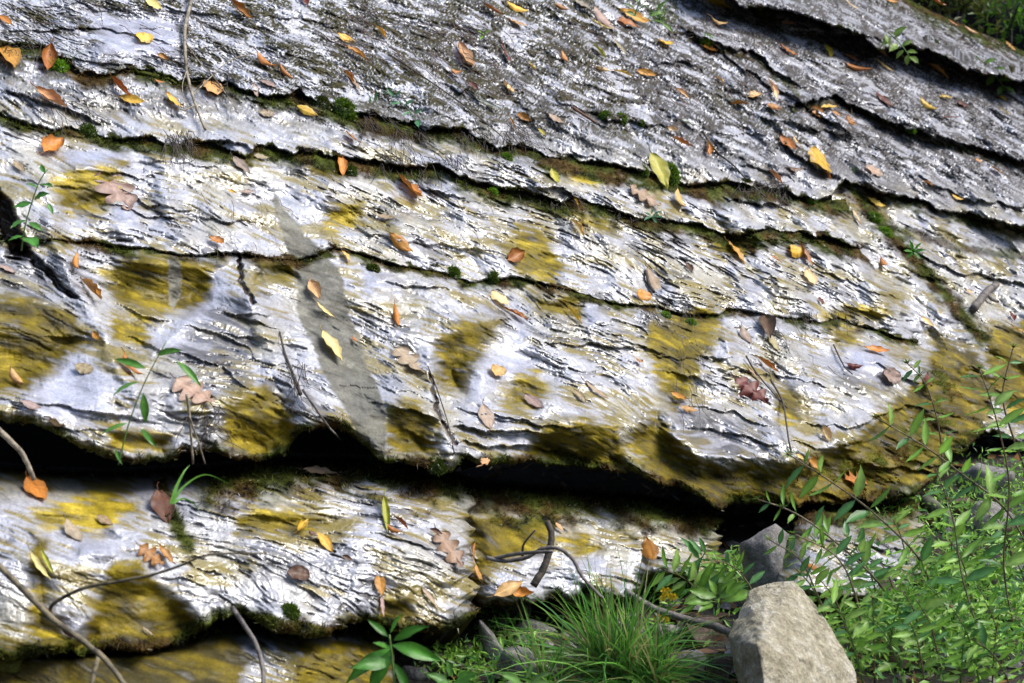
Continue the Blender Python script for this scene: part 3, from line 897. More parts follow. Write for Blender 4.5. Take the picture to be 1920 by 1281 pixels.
# x, y, length, tilt, colour, shape   (photograph pixels)
LEAVES = """8 42 32 45 O b;12 105 72 70 O b;88 118 50 95 D c;93 192 76 42 T c;98 280 46 -40 O f;35 315 28 45 P b;285 12 42 50 C b;322 3 18 20 C s;448 25 52 40 D c;267 76 30 0 Y r;302 113 24 20 O f;
295 157 19 20 D s;222 170 48 50 D c;245 192 46 15 Y b;322 195 40 52 Y b;398 168 30 60 T r;495 122 44 35 O c;532 142 38 50 D c;478 172 24 80 P b;502 160 34 25 P b;498 215 24 0 P r;573 212 40 25 Y b;
450 312 42 45 P c;432 365 18 30 Y s;462 363 20 0 P s;636 312 38 75 O b;570 5 20 60 R s;487 297 26 10 P b;215 360 80 60 P o;402 456 27 15 O r;136 500 30 90 O c;165 550 52 70 O c;12 508 34 25 P b;
182 635 20 60 O s;240 695 54 50 D c;157 695 32 20 P r;30 720 42 60 T c;55 762 38 20 P b;360 738 76 35 P o;105 805 64 40 P l;588 548 42 65 T c;606 585 42 35 C l;617 652 64 60 C b;662 640 15 60 D s;
738 597 38 78 O c;748 458 54 40 O b;646 485 24 60 T s;962 485 26 -20 D f;934 564 46 62 C b;963 593 48 40 D b;1072 597 40 55 Y c;928 700 26 0 T r;765 680 66 45 P o;910 785 48 75 P b;1115 735 52 40 P l;
1085 746 32 50 P c;1000 757 42 40 P b;1195 680 18 20 D s;1224 530 58 62 P b;1202 558 26 10 O r;1182 506 15 40 B s;1080 430 38 62 T c;765 355 58 65 O b;655 260 27 62 O b;722 410 34 10 P b;645 76 34 25 Y b;
665 105 48 35 O c;650 148 27 50 O f;663 157 42 55 P l;712 65 28 50 Y c;868 110 58 65 T b;945 105 42 60 R l;850 140 24 15 O f;995 128 18 60 Y s;922 25 40 30 D c;965 18 42 25 Y b;967 47 38 35 T b;950 170 32 40 C f;
885 165 22 40 R s;908 198 54 30 V l;980 222 30 32 O b;958 235 24 60 O l;1013 252 18 50 G s;1040 225 32 30 P b;1048 18 30 30 D c;1090 10 34 30 P b;1130 38 58 50 P c;1124 51 40 25 C l;1185 35 56 28 Y b;1168 44 52 30 D b;
1245 84 20 0 Y r;1120 100 34 50 G c;1165 140 38 25 Y b;1208 141 34 20 O b;1125 132 28 30 T b;1055 110 22 60 D s;1275 178 32 35 T c;1160 90 38 50 P l;1258 248 20 20 C f;1275 272 40 40 O c;1323 283 24 80 O f;1288 235 42 30 V b;
1233 318 74 70 G b;1205 370 64 35 P o;1273 377 34 60 T b;1075 378 30 65 Y l;1037 335 28 60 G b;1345 10 50 15 Y b;1342 46 34 25 T c;1328 97 26 10 O f;1348 152 18 50 Y s;1412 182 24 10 T r;1382 198 30 10 O c;
1448 203 28 25 O b;1445 172 38 65 C c;1475 98 38 35 D b;1550 100 28 60 G c;1595 112 27 35 O b;1602 132 44 25 D c;1655 125 40 45 C l;1531 213 28 30 O r;1551 204 26 10 Y b;1565 216 20 40 D s;1592 230 26 50 O b;1655 188 42 45 R b;
1735 200 38 40 Y b;1770 186 20 20 Y s;1802 198 30 25 R b;1775 223 36 20 R l;1808 138 26 25 O r;1755 135 44 38 O c;1785 46 22 40 D b;1816 61 28 35 T c;1892 88 22 40 O r;1670 6 18 20 O s;1475 272 40 50 D b;1535 304 40 82 Y r;
1546 328 30 60 O c;1485 320 28 20 B b;1450 333 36 50 T c;1491 270 26 50 C b;1635 322 26 15 P r;1832 305 18 30 O s;1866 322 24 45 O b;1737 346 20 40 O s;1638 384 34 30 Y b;1600 405 40 65 C l;1875 185 24 45 Y b;1879 211 28 35 Y l;
1590 10 34 40 C l;1752 5 38 25 D b;1475 49 28 20 T c;1650 97 28 40 T b;1791 374 22 30 Y s;1377 474 50 52 O b;1452 490 24 45 D b;1487 474 24 0 Y r;1506 480 46 60 D b;1651 497 22 62 O f;1516 525 36 75 C b;1536 567 16 60 R s;
1640 661 44 18 O b;1597 690 30 20 R f;1668 706 30 10 P r;1434 690 44 50 O c;1437 613 48 78 B c;1448 645 34 65 P b;1396 632 34 62 P c;1405 736 68 38 R o;1272 750 36 30 O b;1288 772 32 20 T b;1735 606 28 50 C b;1813 549 16 20 C s;
1735 720 34 95 R l;1895 597 18 70 R s;1415 706 44 45 P l;1546 820 28 60 C f;1290 506 20 60 B s;65 925 54 55 O b;303 955 60 72 B b;278 1046 52 40 D o;306 1047 46 58 O b;565 998 32 -50 Y f;606 1020 44 50 Y b;583 1008 20 30 B f;
70 1062 66 62 C l;86 1058 50 62 G l;135 1000 48 55 P b;555 1080 38 10 B r;275 1188 26 40 P l;125 1185 38 45 R c;195 980 34 30 P b;598 890 62 8 P c;722 970 62 82 G l;733 1000 30 30 D f;748 986 34 50 D c;812 1003 26 30 B c;838 1030 74 58 P o;
710 1096 44 82 O b;713 1135 40 85 P l;802 1120 46 50 P l;880 1035 28 90 D c;890 1075 56 65 O l;1045 992 22 50 T b;1215 1038 48 76 D b;972 1116 42 10 O f;950 1108 50 -20 T b;908 868 44 52 T l;648 1050 20 20 B s;1520 868 32 55 O b;
1600 905 40 0 D o;1495 860 20 40 C s;1456 1030 30 80 T c;1520 1068 28 30 D b;1905 622 36 20 T l"""
LANDMARKS = [(108, 126, "the green moss cushion at far left"), (345, 60, "the upper half of the long bare twig"), (365, 200, "the lower half of the long bare twig"), (215, 360, "the pale oak leaf at left"),
             (310, 520, "the golden hollow left of the grey strip"), (60, 640, "the dark golden hollow at the left edge"), (240, 740, "the green seedling at left"), (610, 610, "the smooth grey strip"),
             (645, 207, "the largest moss cushion"), (880, 650, "the golden hollow at centre"), (850, 512, "the moss pad in the thin crack"), (1249, 592, "the tiny round moss knob"),
             (1256, 326, "the moss by the tall upright leaf"), (1166, 222, "the moss trio on the upper slab"), (945, 70, "the top edge above the scaly slab"), (1190, 30, "the plants at the top edge"),
             (700, 90, "the twiggy scales left of top centre"), (1326, 75, "the lime moss lump near the top"), (1540, 310, "the round yellow leaf on the lip"), (1550, 205, "the leaf cluster on the right slab"),
             (1660, 420, "the mossy groove on the right"), (1690, 95, "the plant in the top right hollow"), (1860, 140, "the far right leafy hollow"), (1780, 220, "the right hand ledge line"), (1420, 470, "the crack at right"),
             (1440, 700, "the red oak leaf on the right face"), (1640, 700, "the right end of the big face"), (1040, 760, "the small golden patch"), (760, 700, "the pale face right of the grey strip"),
             (280, 1100, "the golden wedge on the lower ledge"), (320, 920, "the three-bladed grass sprig"), (590, 1000, "the middle of the lower ledge"), (790, 1050, "the right end of the lower ledge"), (1010, 1040, "the curved stick"),
             (1250, 1090, "the dark round hollow behind the grass"), (1560, 900, "the overhang's right foot"), (925, 361, "the lime moss knob at centre"), (490, 330, "the ledge left of the grey strip"),
             (1850, 330, "the pale rock at the right edge"), (900, 870, "the white pointed tip of the overhang"), (110, 1180, "the fallen branch at lower left")]


def direction(dx, dy):
    if math.hypot(dx, dy) < 22: return "at"
    a = math.degrees(math.atan2(dy, dx)) % 360
    return ["right of", "below right of", "below", "below left of", "left of", "above left of", "above", "above right of"][int((a + 22.5) // 45) % 8]


_lv = [t.split() for t in LEAVES.replace("\n", "").split(";")]
_lab = {}
_info = []
for q, (x, y, L, a, c, k) in enumerate(_lv):
    x, y, L, a = float(x), float(y), float(L), float(a)
    size = "large " if L > 56 else ("tiny " if L < 19 and k != 's' else "")
    lm = min(LANDMARKS, key=lambda m_: (m_[0] - x) ** 2 + 1.4 * (m_[1] - y) ** 2)
    rel = direction(x - lm[0], y - lm[1])
    base = f"{size}{SHAPE[k]} {CNAME[c]} leaf"
    _info.append((x, y, L, a, c, k, base, rel, lm))
for q, (x, y, L, a, c, k, base, rel, lm) in enumerate(_info):
    lab = f"{base} {rel} {lm[2]}"
    if len(lab.split()) > 15: lab = lab.replace("faded ", "").replace("flat ", "")
    same = [i for i in _info if (i[6], i[7], i[8]) == (base, rel, lm)]
    if len(same) > 1:
        same.sort(key=lambda i: i[1]); w = ["upper", "lower"] if len(same) == 2 else ["upper", "middle", "lower", "lowest"]
        lab = w[[i[:2] for i in same].index((x, y))] + " " + lab
    if len(lab.split()) > 16: lab = lab.replace(SHAPE[k] + " ", "", 1)
    p, n = rock_at(x, y, 8)
    if y > 1000 and x > 940: n = (n + np.array([0, 0, .4])); n /= np.linalg.norm(n)
    t, Lm = frame_on(x, y, a, L, n, p)
    Lm = min(max(Lm * 1.1, .02), .18)
    r_ = random.Random(q * 7 + 3)
    W = Lm * {'b': .45, 'c': .42, 'o': .62, 'r': .78, 's': .5, 'l': .36, 'f': .66}[k]
    roll = {'b': r_.uniform(.25, .9), 'c': r_.uniform(1.3, 2.3), 'o': r_.uniform(.1, .5), 'r': r_.uniform(.2, .6), 's': r_.uniform(.5, 1.2), 'l': r_.uniform(.5, 1.3), 'f': r_.uniform(1.0, 1.7)}[k] * r_.choice((1, 1, -1))
    if c == 'P': roll *= .35
    bend = r_.uniform(-.5, .9) * (.35 if c == 'P' else 1.0) + (.5 if k == 'f' else 0)
    col = np.array(COLS[c]) * r_.uniform(.8, 1.2) * np.array([r_.uniform(.95, 1.05), r_.uniform(.85, 1.1), r_.uniform(.8, 1.2)])
    me = leaf_mesh(k, Lm, W * (1.25 if k == 'o' else 1), bend, roll, r_.uniform(-.5, .5), col, 1000 + q, nu=31 if k == 'o' else 15)
    b = np.cross(n, t)
    M = Matrix(np.stack([t, b, n], 1).tolist()).to_4x4()
    tilt = Matrix.Rotation(r_.uniform(-.45, .45) * (.3 if c == 'P' else 1), 4, 'X') @ Matrix.Rotation(r_.uniform(-.28, .12) * (.3 if c == 'P' else 1), 4, 'Y')
    lift = (.008 if c == 'P' else .011) + (abs(roll) > 1.2) * .003 + (.35 * W * min(abs(roll), 1.2) * .35 if roll < 0 else 0)
    o = link("fallen_leaf", me)
    o.matrix_world = Matrix.Translation(Vector(p + n * lift)) @ M @ tilt
    props(o, lab, "leaf", "fallen leaves on the rock")
# ================================================================ sticks, stones, plants
def tube(pts, radii, sides=6, closed=True):
    P = np.asarray(pts, float); n = len(P)
    T = np.gradient(P, axis=0); T /= np.linalg.norm(T, axis=1, keepdims=True) + 1e-12
    a = np.cross(T, np.array([.31, .17, .93])); a /= np.linalg.norm(a, axis=1, keepdims=True) + 1e-12
    b = np.cross(T, a)
    ph = np.linspace(0, 2 * np.pi, sides, endpoint=False)
    r = np.broadcast_to(np.asarray(radii, float), (n,))[:, None, None]
    V = P[:, None] + r * (np.cos(ph)[None, :, None] * a[:, None] + np.sin(ph)[None, :, None] * b[:, None])
    i = np.arange(n - 1)[:, None] * sides + np.arange(sides)[None]; j = np.arange(n - 1)[:, None] * sides + (np.arange(sides)[None] + 1) % sides
    F = np.stack([i, j, j + sides, i + sides], -1).reshape(-1, 4)
    V = V.reshape(-1, 3)
    # end caps as fans folded to a quad list
    c0, c1 = len(V), len(V) + 1
    V = np.concatenate([V, P[:1], P[-1:]])
    k = np.arange(sides); k2 = (k + 1) % sides; m0 = (n - 1) * sides
    F = np.concatenate([quad_tris(F), np.stack([k2, k, np.full(sides, c0)], -1), np.stack([m0 + k, m0 + k2, np.full(sides, c1)], -1)])
    return V, F


def smooth_line(pts, per=6):
    P = np.asarray(pts, float)
    if len(P) < 3: return np.array([P[0] + (P[-1] - P[0]) * t for t in np.linspace(0, 1, per)])
    out = []; Q = np.concatenate([[2 * P[0] - P[1]], P, [2 * P[-1] - P[-2]]])
    for i in range(1, len(Q) - 2):
        for t in np.linspace(0, 1, per, endpoint=False):
            a, b, c, d = Q[i - 1], Q[i], Q[i + 1], Q[i + 2]
            out.append(.5 * (2 * b + (c - a) * t + (2 * a - 5 * b + 4 * c - d) * t * t + (3 * b - a - 3 * c + d) * t ** 3))
    out.append(P[-1]); return np.array(out)


def bark(name, dark, light, rough=.7):
    m = NT(name); co = m.coord(); n1 = m.noise(45, 5, co); n2 = m.noise(160, 3, co)
    m.set(Base_Color=m.ramp(n1.outputs["Fac"], [(.32, dark), (.62, light)]).outputs[0], Roughness=rough)
    m.bump(n2.outputs["Fac"], .5, .004); return m.m


BARK_L = bark("pale_bark", (.06, .045, .03), (.30, .26, .19)); BARK_D = bark("dark_bark", (.012, .009, .006), (.06, .045, .032)); BARK_G = bark("grey_bark", (.035, .03, .028), (.16, .14, .125))


def stick_path(pix, lift=.012, near=None):
    out = []
    for q, (x, y) in enumerate(pix):
        if near is not None:
            z = near[0] + (near[1] - near[0]) * q / (len(pix) - 1); out.append(at(np.array(x * 1.), np.array(y * 1.), np.array(z)))
        else:
            p, n = rock_at(x, y, 10); out.append(p + n * lift)
    return np.array(out)


def stick(pix, r0, r1, mat, label, lift=.012, near=None, subs=(), cat="twig", name="twig", sides=7):
    pts = smooth_line(stick_path(pix, lift, near), 6)
    def build(pts, r0, r1):
        Z = float(((pts[0] - CAM) @ FWD)); n = len(pts)
        rad = np.linspace(r0, r1, n) * Z / FPX * (1 + .16 * fbm(np.arange(n) * .7, np.zeros(n) + r0, 700 + int(pts[0][0] * 50), 2))
        pts = pts + (.25 * r0 * Z / FPX) * np.stack([fbm(np.arange(n) * .5, np.zeros(n) + j, 710, 2) for j in range(3)], 1)
        return tube(pts, rad, sides)
    if not subs:
        V, F = build(pts, r0, r1); o = link(name, mesh_np(name, V, F, True, mat)); props(o, label, cat); return o
    root = empty(name, pts[0]); props(root, label, cat)
    V, F = build(pts, r0, r1); link("stem", mesh_np("stem", V - pts[0], F, True, mat), root)
    for sp, a, b in subs:
        q = smooth_line(stick_path(sp, lift, near), 5); V, F = build(q, a, b); link("side_shoot", mesh_np("side_shoot", V - pts[0], F, True, mat), root)
    return root


stick([(357, -20), (352, 20), (344, 60), (342, 110), (346, 150), (360, 195), (372, 228), (383, 252)], 3.8, 2.0, BARK_L, "long bare pale twig hanging down the upper left slab", .02,
      subs=[([(356, 190), (395, 150), (430, 122), (476, 108)], 1.4, .7), ([(345, 90), (372, 128), (404, 160), (440, 215)], 1.4, .7), ([(366, 205), (340, 216), (330, 205)], 1.8, .8), ([(346, 140), (338, 170), (342, 200)], 1.2, .6)])
stick([(-30, 1035), (5, 1068), (50, 1112), (98, 1160), (150, 1198), (200, 1240), (245, 1300)], 6.2, 5, bark("mottled_bark", (.02, .015, .008), (.17, .14, .08)), "thick fallen branch with a thin arching shoot at lower left", near=(2.75, 2.6),
      subs=[([(95, 1158), (100, 1132), (160, 1102), (225, 1090), (292, 1076), (345, 1058), (392, 1040), (500, 1038)], 4.2, 1.6), ([(186, 1228), (178, 1255), (170, 1295)], 5, 4)], cat="branch", name="fallen_branch")
stick([(436, 1140), (455, 1168), (480, 1208), (492, 1250), (494, 1300)], 5, 4, BARK_G, "grey stick leaning in the dark gap beneath the lower ledge", near=(3.1, 2.95))
stick([(1026, 978), (1034, 1002), (1030, 1035), (1018, 1068), (1000, 1098)], 6, 7.5, BARK_D, "dark crooked stick standing before the short golden ledge", near=(3.55, 3.5))
stick([(912, 1046), (945, 1052), (985, 1046), (1020, 1028), (1050, 1030), (1076, 1052), (1092, 1082), (1130, 1122)], 4.2, 3.2, BARK_G, "arched grey stick crossing behind the grass tuft", near=(3.5, 3.4),
      subs=[([(925, 1048), (960, 1040), (1000, 1036), (1036, 1034)], 4, 3), ([(980, 1044), (982, 1020), (1004, 994)], 3, 1.5)])
stick([(-20, 790), (20, 828), (45, 856), (64, 900)], 6, 4.5, BARK_L, "short pale stick across the black gap at left edge", near=(3.1, 3.15))
stick([(350, 740), (356, 790), (362, 870)], 3, 2, BARK_L, "pale dead stem hanging beside the oak leaf at lower left", near=(3.2, 3.25), subs=[([(355, 780), (372, 830), (385, 870)], 2, 1.2)])
stick([(522, 625), (530, 660), (545, 700), (562, 742)], 1.8, 3.2, BARK_D, "black rod standing in for the dark cleft left of the grey strip", .006)  # dark rod added where there is only a shaded cleft
stick([(562, 742), (584, 775), (604, 800), (630, 830), (645, 850)], 2.6, 1.5, BARK_G, "grey root end hanging over the black notch", .02)
stick([(1820, 586), (1842, 556), (1862, 540)], 8, 7, BARK_G, "stubby broken stick lying on the right hand bed", .02, subs=[([(1846, 552), (1852, 566), (1866, 572)], 4, 3)])
stick([(1314, 250), (1330, 275), (1345, 292), (1375, 316), (1405, 350), (1432, 374)], 2.2, 1.4, BARK_D, "thin black vine running down past the crumpled orange leaf", .012)
stick([(728, 108), (775, 138), (830, 176), (880, 212), (940, 262)], 1.8, 1.0, BARK_D, "long dark straw slanting across the scaly slab", .012)
stick([(1070, 206), (1090, 219), (1116, 236)], 3.2, 2.4, bark("brown_bark", (.05, .02, .01), (.16, .07, .03)), "short brown stick left of the moss trio", .012)
stick([(1440, 718), (1462, 760), (1474, 830), (1490, 905)], 2, 1.4, BARK_D, "thin dark stem hanging below the red oak leaf", .015)
stick([(1735, 940), (1768, 965), (1790, 1010), (1815, 1060)], 15, 12, bark("mossy_bark", (.02, .022, .008), (.10, .11, .06)), "mossy log leaning in the dark gap at right", near=(4.7, 4.5), cat="log", name="log", sides=9)
stick([(1172, 1108), (1225, 1140), (1290, 1162), (1345, 1176), (1400, 1205)], 6, 8, BARK_G, "grey driftwood root between the grass tuft and the boulder", near=(3.75, 3.6), cat="root", name="driftwood", sides=9,
      subs=[([(1225, 1140), (1240, 1185), (1250, 1240)], 3, 2)])
stick([(1208, 512), (1214, 535), (1224, 552)], 4, 3, BARK_D, "dark curled twig beside the faded leaf below centre right", .01)
stick([(1395, 672), (1412, 700), (1440, 735), (1472, 770)], 1.8, 1.2, BARK_D, "black wiry stem beside the orange curled leaf at right", .012)
stick([(1560, 650), (1580, 690), (1596, 706)], 1.6, 1.1, BARK_D, "fine stem ending at the dark red folded leaf", .01)
stick([(800, 690), (815, 730), (838, 800), (848, 850)], 1.2, 1.0, BARK_D, "dark rod standing in for the cleft left of the overhang tip", .008)  # thin added rod draws the cleft as a dark line

# ---- hair-fine rootlets and dead straws: too many and too thin to count
def strands(name, label, spots, mat, seed):
    r_ = np.random.RandomState(seed); Vs, Fs, off = [], [], 0
    for (x, y, sx, sy, n, L, ang, sp, w) in spots:
        for _ in range(n):
            px, py = x + r_.uniform(-sx, sx), y + r_.uniform(-sy, sy); a = R(ang + r_.normal() * sp); l = L * r_.uniform(.5, 1.3)
            k = 5; pp = []; cx, cy = px, py
            for i in range(k):
                pp.append((cx, cy)); a += r_.normal() * .22; cx += math.cos(a) * l / k; cy += math.sin(a) * l / k
            try: P = np.array([rock_at(u_, v_, 6)[0] + NRM * (.006 + .012 * r_.rand()) for u_, v_ in pp])
            except Exception: continue
            if np.abs(np.diff((P - CAM) @ FWD)).max() > .12: continue
            Z = (P[0] - CAM) @ FWD
            V, F = tube(P, np.linspace(w, w * .5, k) * Z / FPX, 3); Vs.append(V); Fs.append(F + off); off += len(V)
    props(link(name, mesh_np(name, np.concatenate(Vs), np.concatenate(Fs), True, mat)), label, "rootlets", kind="stuff")


strands("rootlets", "tangled dark rootlets hanging over the crevices", [
    (330, 262, 26, 14, 46, 60, 75, 22, .9), (390, 150, 40, 20, 20, 50, 60, 40, .9), (700, 226, 40, 10, 22, 60, 55, 20, .8), (760, 250, 30, 12, 24, 60, 55, 20, .8), (900, 258, 50, 10, 44, 48, 60, 22, .8), (965, 245, 22, 14, 30, 60, 55, 14, .8),
    (820, 302, 40, 12, 28, 60, 60, 22, .8), (740, 295, 40, 12, 22, 60, 60, 22, .8), (1430, 352, 50, 10, 56, 52, 70, 50, .8), (1200, 408, 60, 10, 20, 30, 60, 30, .7), (555, 720, 14, 40, 30, 50, 70, 20, .8),
    (380, 790, 40, 30, 30, 60, 90, 30, 1.0), (1540, 590, 60, 10, 26, 40, 70, 20, .7), (1250, 580, 60, 12, 26, 40, 80, 30, .7), (60, 100, 50, 14, 24, 40, 60, 30, .8), (1020, 372, 60, 10, 34, 36, 70, 30, .7), (130, 210, 60, 20, 26, 60, 50, 20, .8), (1290, 690, 30, 90, 20, 60, 70, 16, .7),
    (1480, 640, 80, 60, 20, 60, 60, 16, .7), (1440, 880, 120, 30, 30, 40, 60, 40, .7)], BARK_D, 81)
strands("dead_straws", "dead grass straws combed down the scaly upper slab", [
    (760, 60, 120, 60, 60, 70, 36, 8, .9), (950, 110, 160, 80, 90, 60, 33, 10, .8), (1150, 130, 140, 90, 80, 55, 32, 10, .8), (1330, 120, 120, 80, 60, 50, 30, 10, .7), (640, 60, 60, 40, 24, 60, 40, 10, .9), (1600, 160, 200, 90, 60, 45, 30, 12, .7),
    (250, 60, 200, 50, 24, 50, 40, 14, .9), (760, 420, 400, 60, 40, 50, 50, 16, .7)], bark("straw", (.04, .022, .016), (.13, .085, .06)), 82)


# ---- stones
import bmesh


def stone_mat(name, c0, c1, c2, bump=.5, sc=7):
    m = NT(name); co = m.coord(); n1 = m.noise(sc, 8, co, .68); n2 = m.noise(70, 5, co, .65)
    base = m.ramp(n1.outputs["Fac"], [(.3, c0), (.5, c1), (.72, c2)]).outputs[0]
    n3 = m.noise(240, 2, co)
    v = m.math('MULTIPLY', m.maprange(n2.outputs["Fac"], .3, .7, .62, 1.35), m.maprange(n3.outputs["Fac"], .3, .7, .7, 1.28))
    m.set(Base_Color=m.mix(base, v, 1.0, 'MULTIPLY'), Roughness=.75, Specular_IOR_Level=.3)
    m.bump(m.math('ADD', n2.outputs["Fac"], n1.outputs["Fac"]), bump, .012); return m.m


S_PALE = stone_mat("sandstone", (.17, .15, .095), (.31, .28, .20), (.43, .41, .35), 1.0, 18)
S_GREY = stone_mat("grey_shale", (.08, .075, .07), (.17, .16, .15), (.27, .26, .245))
S_BROWN = stone_mat("brown_stone", (.04, .025, .018), (.085, .06, .042), (.15, .12, .09))
S_MOSS = stone_mat("mossy_stone", (.05, .06, .008), (.085, .10, .012), (.16, .13, .04))


def hull_mesh(pts, name, mat, cuts=3, amp=.012, seed=0, bev=1.0, origin=None, freq=9, sharp=.35):
    bm = bmesh.new()
    for p in pts: bm.verts.new(p)
    res = bmesh.ops.convex_hull(bm, input=bm.verts[:])
    bmesh.ops.delete(bm, geom=[v for v in bm.verts if not v.link_faces], context='VERTS')
    bmesh.ops.bevel(bm, geom=bm.edges[:], offset=min(amp * 1.1, .006), segments=1, affect='EDGES', profile=.6, clamp_overlap=True)
    bmesh.ops.triangulate(bm, faces=bm.faces[:])
    for _ in range(cuts):
        longs = [e for e in bm.edges if e.calc_length() > amp * 1.6]
        if not longs: break
        bmesh.ops.subdivide_edges(bm, edges=longs, cuts=1); bmesh.ops.triangulate(bm, faces=[f for f in bm.faces if len(f.verts) > 3])
    bm.normal_update()
    co = np.array([v.co for v in bm.verts]); no = np.array([v.normal for v in bm.verts])
    d = amp * (fbm(co[:, 0] * freq + co[:, 2] * 3, co[:, 2] * freq + co[:, 1] * freq * .7, 800 + seed, 4) + .5 * (terrace(4 * fbm(co[:, 0] * freq * .6, co[:, 2] * freq * .9 + co[:, 1] * 4, 830 + seed, 2), .3) / 4))
    for v, a, k in zip(bm.verts, no, d): v.co += Vector(a * k)
    me = bpy.data.meshes.new(name); bm.to_mesh(me); bm.free()
    for p in me.polygons: p.use_smooth = True
    me.materials.append(mat); return me


def stone(px, py, w, h, mat, label, tilt=0, Z=None, seed=0, name="stone", depth=.8, amp=.010):
    """a stone whose visible outline is about w by h pixels"""
    r_ = random.Random(seed * 13 + 1)
    if Z is None:
        b = on_ground(px, py + h * .42); Z = float((b - CAM) @ FWD) + .02
    c = at(np.array(px * 1.), np.array(py * 1.), np.array(Z)); k = Z / FPX
    pts = []
    for i in range(12):
        v = np.array([r_.gauss(0, 1), r_.gauss(0, 1), r_.gauss(0, 1)]); v /= np.linalg.norm(v); v = np.sign(v) * np.abs(v) ** .75
        a = R(tilt); x, y, z = v[0] * w / 2 * k, v[1] * h / 2 * k, v[2] * depth * min(w, h) / 2 * k
        x, y = x * math.cos(a) - y * math.sin(a), x * math.sin(a) + y * math.cos(a)
        pts.append(RIGHT * x + DOWN * y + FWD * z)
    me = hull_mesh([Vector(p) for p in pts], name, mat, 3, amp * w / 100 + .003, seed)
    o = link(name, me); o.location = c; props(o, label, "stone", "stones at the foot of the ledge"); return o


# the big pale boulder: corners traced on its outline, with their own depths
_bp = [(1392, 1134, 3.42), (1404, 1110, 3.46), (1440, 1090, 3.50), (1488, 1091, 3.50), (1548, 1160, 3.42), (1606, 1260, 3.30), (1618, 1390, 3.16), (1366, 1194, 3.30), (1424, 1214, 3.06), (1442, 1390, 2.98),
       (1392, 1300, 3.36), (1400, 1390, 3.4), (1500, 1100, 3.7), (1420, 1110, 3.7), (1600, 1300, 3.6), (1400, 1300, 3.6), (1600, 1390, 3.6)]
_pts = [at(np.array(x * 1.), np.array(y * 1.), np.array(z)) for x, y, z in _bp]; _c0 = np.mean(_pts, 0)
_o = link("boulder", hull_mesh([Vector(p - _c0) for p in _pts], "boulder", S_PALE, 7, .007, 3, freq=30)); _o.location = _c0
props(_o, "large pale angular boulder in front of the weeds at bottom right", "boulder")
for q, a in enumerate([
    (1434, 1048, 105, 165, S_GREY, "grey wedge-shaped stone under the mossy foot of the overhang", 18, 3.95), (1612, 1105, 200, 120, S_BROWN, "big rounded brown stone among the weeds", 10),
    (922, 1205, 50, 100, S_GREY, "dark pointed stone standing at the left of the grass", -25), (985, 1252, 120, 76, S_GREY, "broad grey stone in front of the pointed stone", 10), (868, 1262, 110, 40, S_BROWN, "flat brown stone at the bottom edge left of the grass", 18),
    (950, 1142, 100, 60, S_GREY, "stone carrying the crumpled orange leaf", 8), (1015, 1185, 110, 44, S_GREY, "stone slab half covered by the left side of the grass", 12), (1330, 1185, 110, 70, S_BROWN, "brown stone touching the left of the boulder", 15),
    (1290, 1250, 90, 66, S_GREY, "grey stone between the grass and the boulder at bottom", 0), (1352, 1262, 66, 80, S_BROWN, "small brown stone leaning on the boulder's left foot", 20), (1850, 975, 110, 90, S_GREY, "grey stone in the shade at the right edge", 15),
    (1882, 1075, 110, 64, S_GREY, "flat grey stone under the right hand weeds", 8), (1770, 1040, 90, 70, S_BROWN, "dark stone at the foot of the mossy log", 0), (826, 1236, 60, 30, S_GREY, "small grey stone beside the broad-leaved plant", 20),
    (1900, 1170, 90, 60, S_BROWN, "brown stone low at the right edge", 5), (1120, 1128, 130, 50, S_GREY, "grey stone behind the grass tuft", 6), (1250, 1195, 90, 50, S_GREY, "grey stone under the driftwood root", 10), (905, 1170, 40, 34, S_BROWN, "small stone at the right end of the lower ledge", 0),
    (1690, 1235, 110, 60, S_BROWN, "brown stone buried in weeds right of the boulder", 10), (780, 1262, 70, 36, S_GREY, "grey stone behind the broad leaves at the bottom", 10)]):
    stone(*a, seed=q + 1)
stone(5, 1215, 130, 190, S_MOSS, "green mossy rock in the bottom left corner", 10, Z=2.95, seed=40, name="mossy_rock", amp=.02)
stone(545, 1262, 150, 100, S_BROWN, "dark block wedged under the lower ledge", 0, Z=3.35, seed=41)

# pebbles and litter between the stones
_r = np.random.RandomState(9); Vs, Fs, off = [], [], 0
for _ in range(520):
    x, y = _r.uniform(-.2, 1.7), _r.uniform(2.9, 4.6); rr = _r.uniform(.006, .028)
    ico = np.array([[0, 0, 1], [1, 0, .1], [.3, 1, -.1], [-.8, .6, .1], [-.8, -.6, -.1], [.3, -1, .1], [0, 0, -.8]], float) * _r.uniform(.6, 1.2, (7, 3)) * rr * np.array([1.2, 1.2, .7])
    f = np.array([[0, 1, 2], [0, 2, 3], [0, 3, 4], [0, 4, 5], [0, 5, 1], [6, 2, 1], [6, 3, 2], [6, 4, 3], [6, 5, 4], [6, 1, 5]])
    Vs.append(ico + [x, y, float(ground_z(x, y)) + rr * .3]); Fs.append(f + off); off += 7
props(link("gravel", mesh_np("gravel", np.concatenate(Vs), np.concatenate(Fs), False, S_GREY)), "loose gravel and chips on the stream bed", "gravel", kind="stuff")

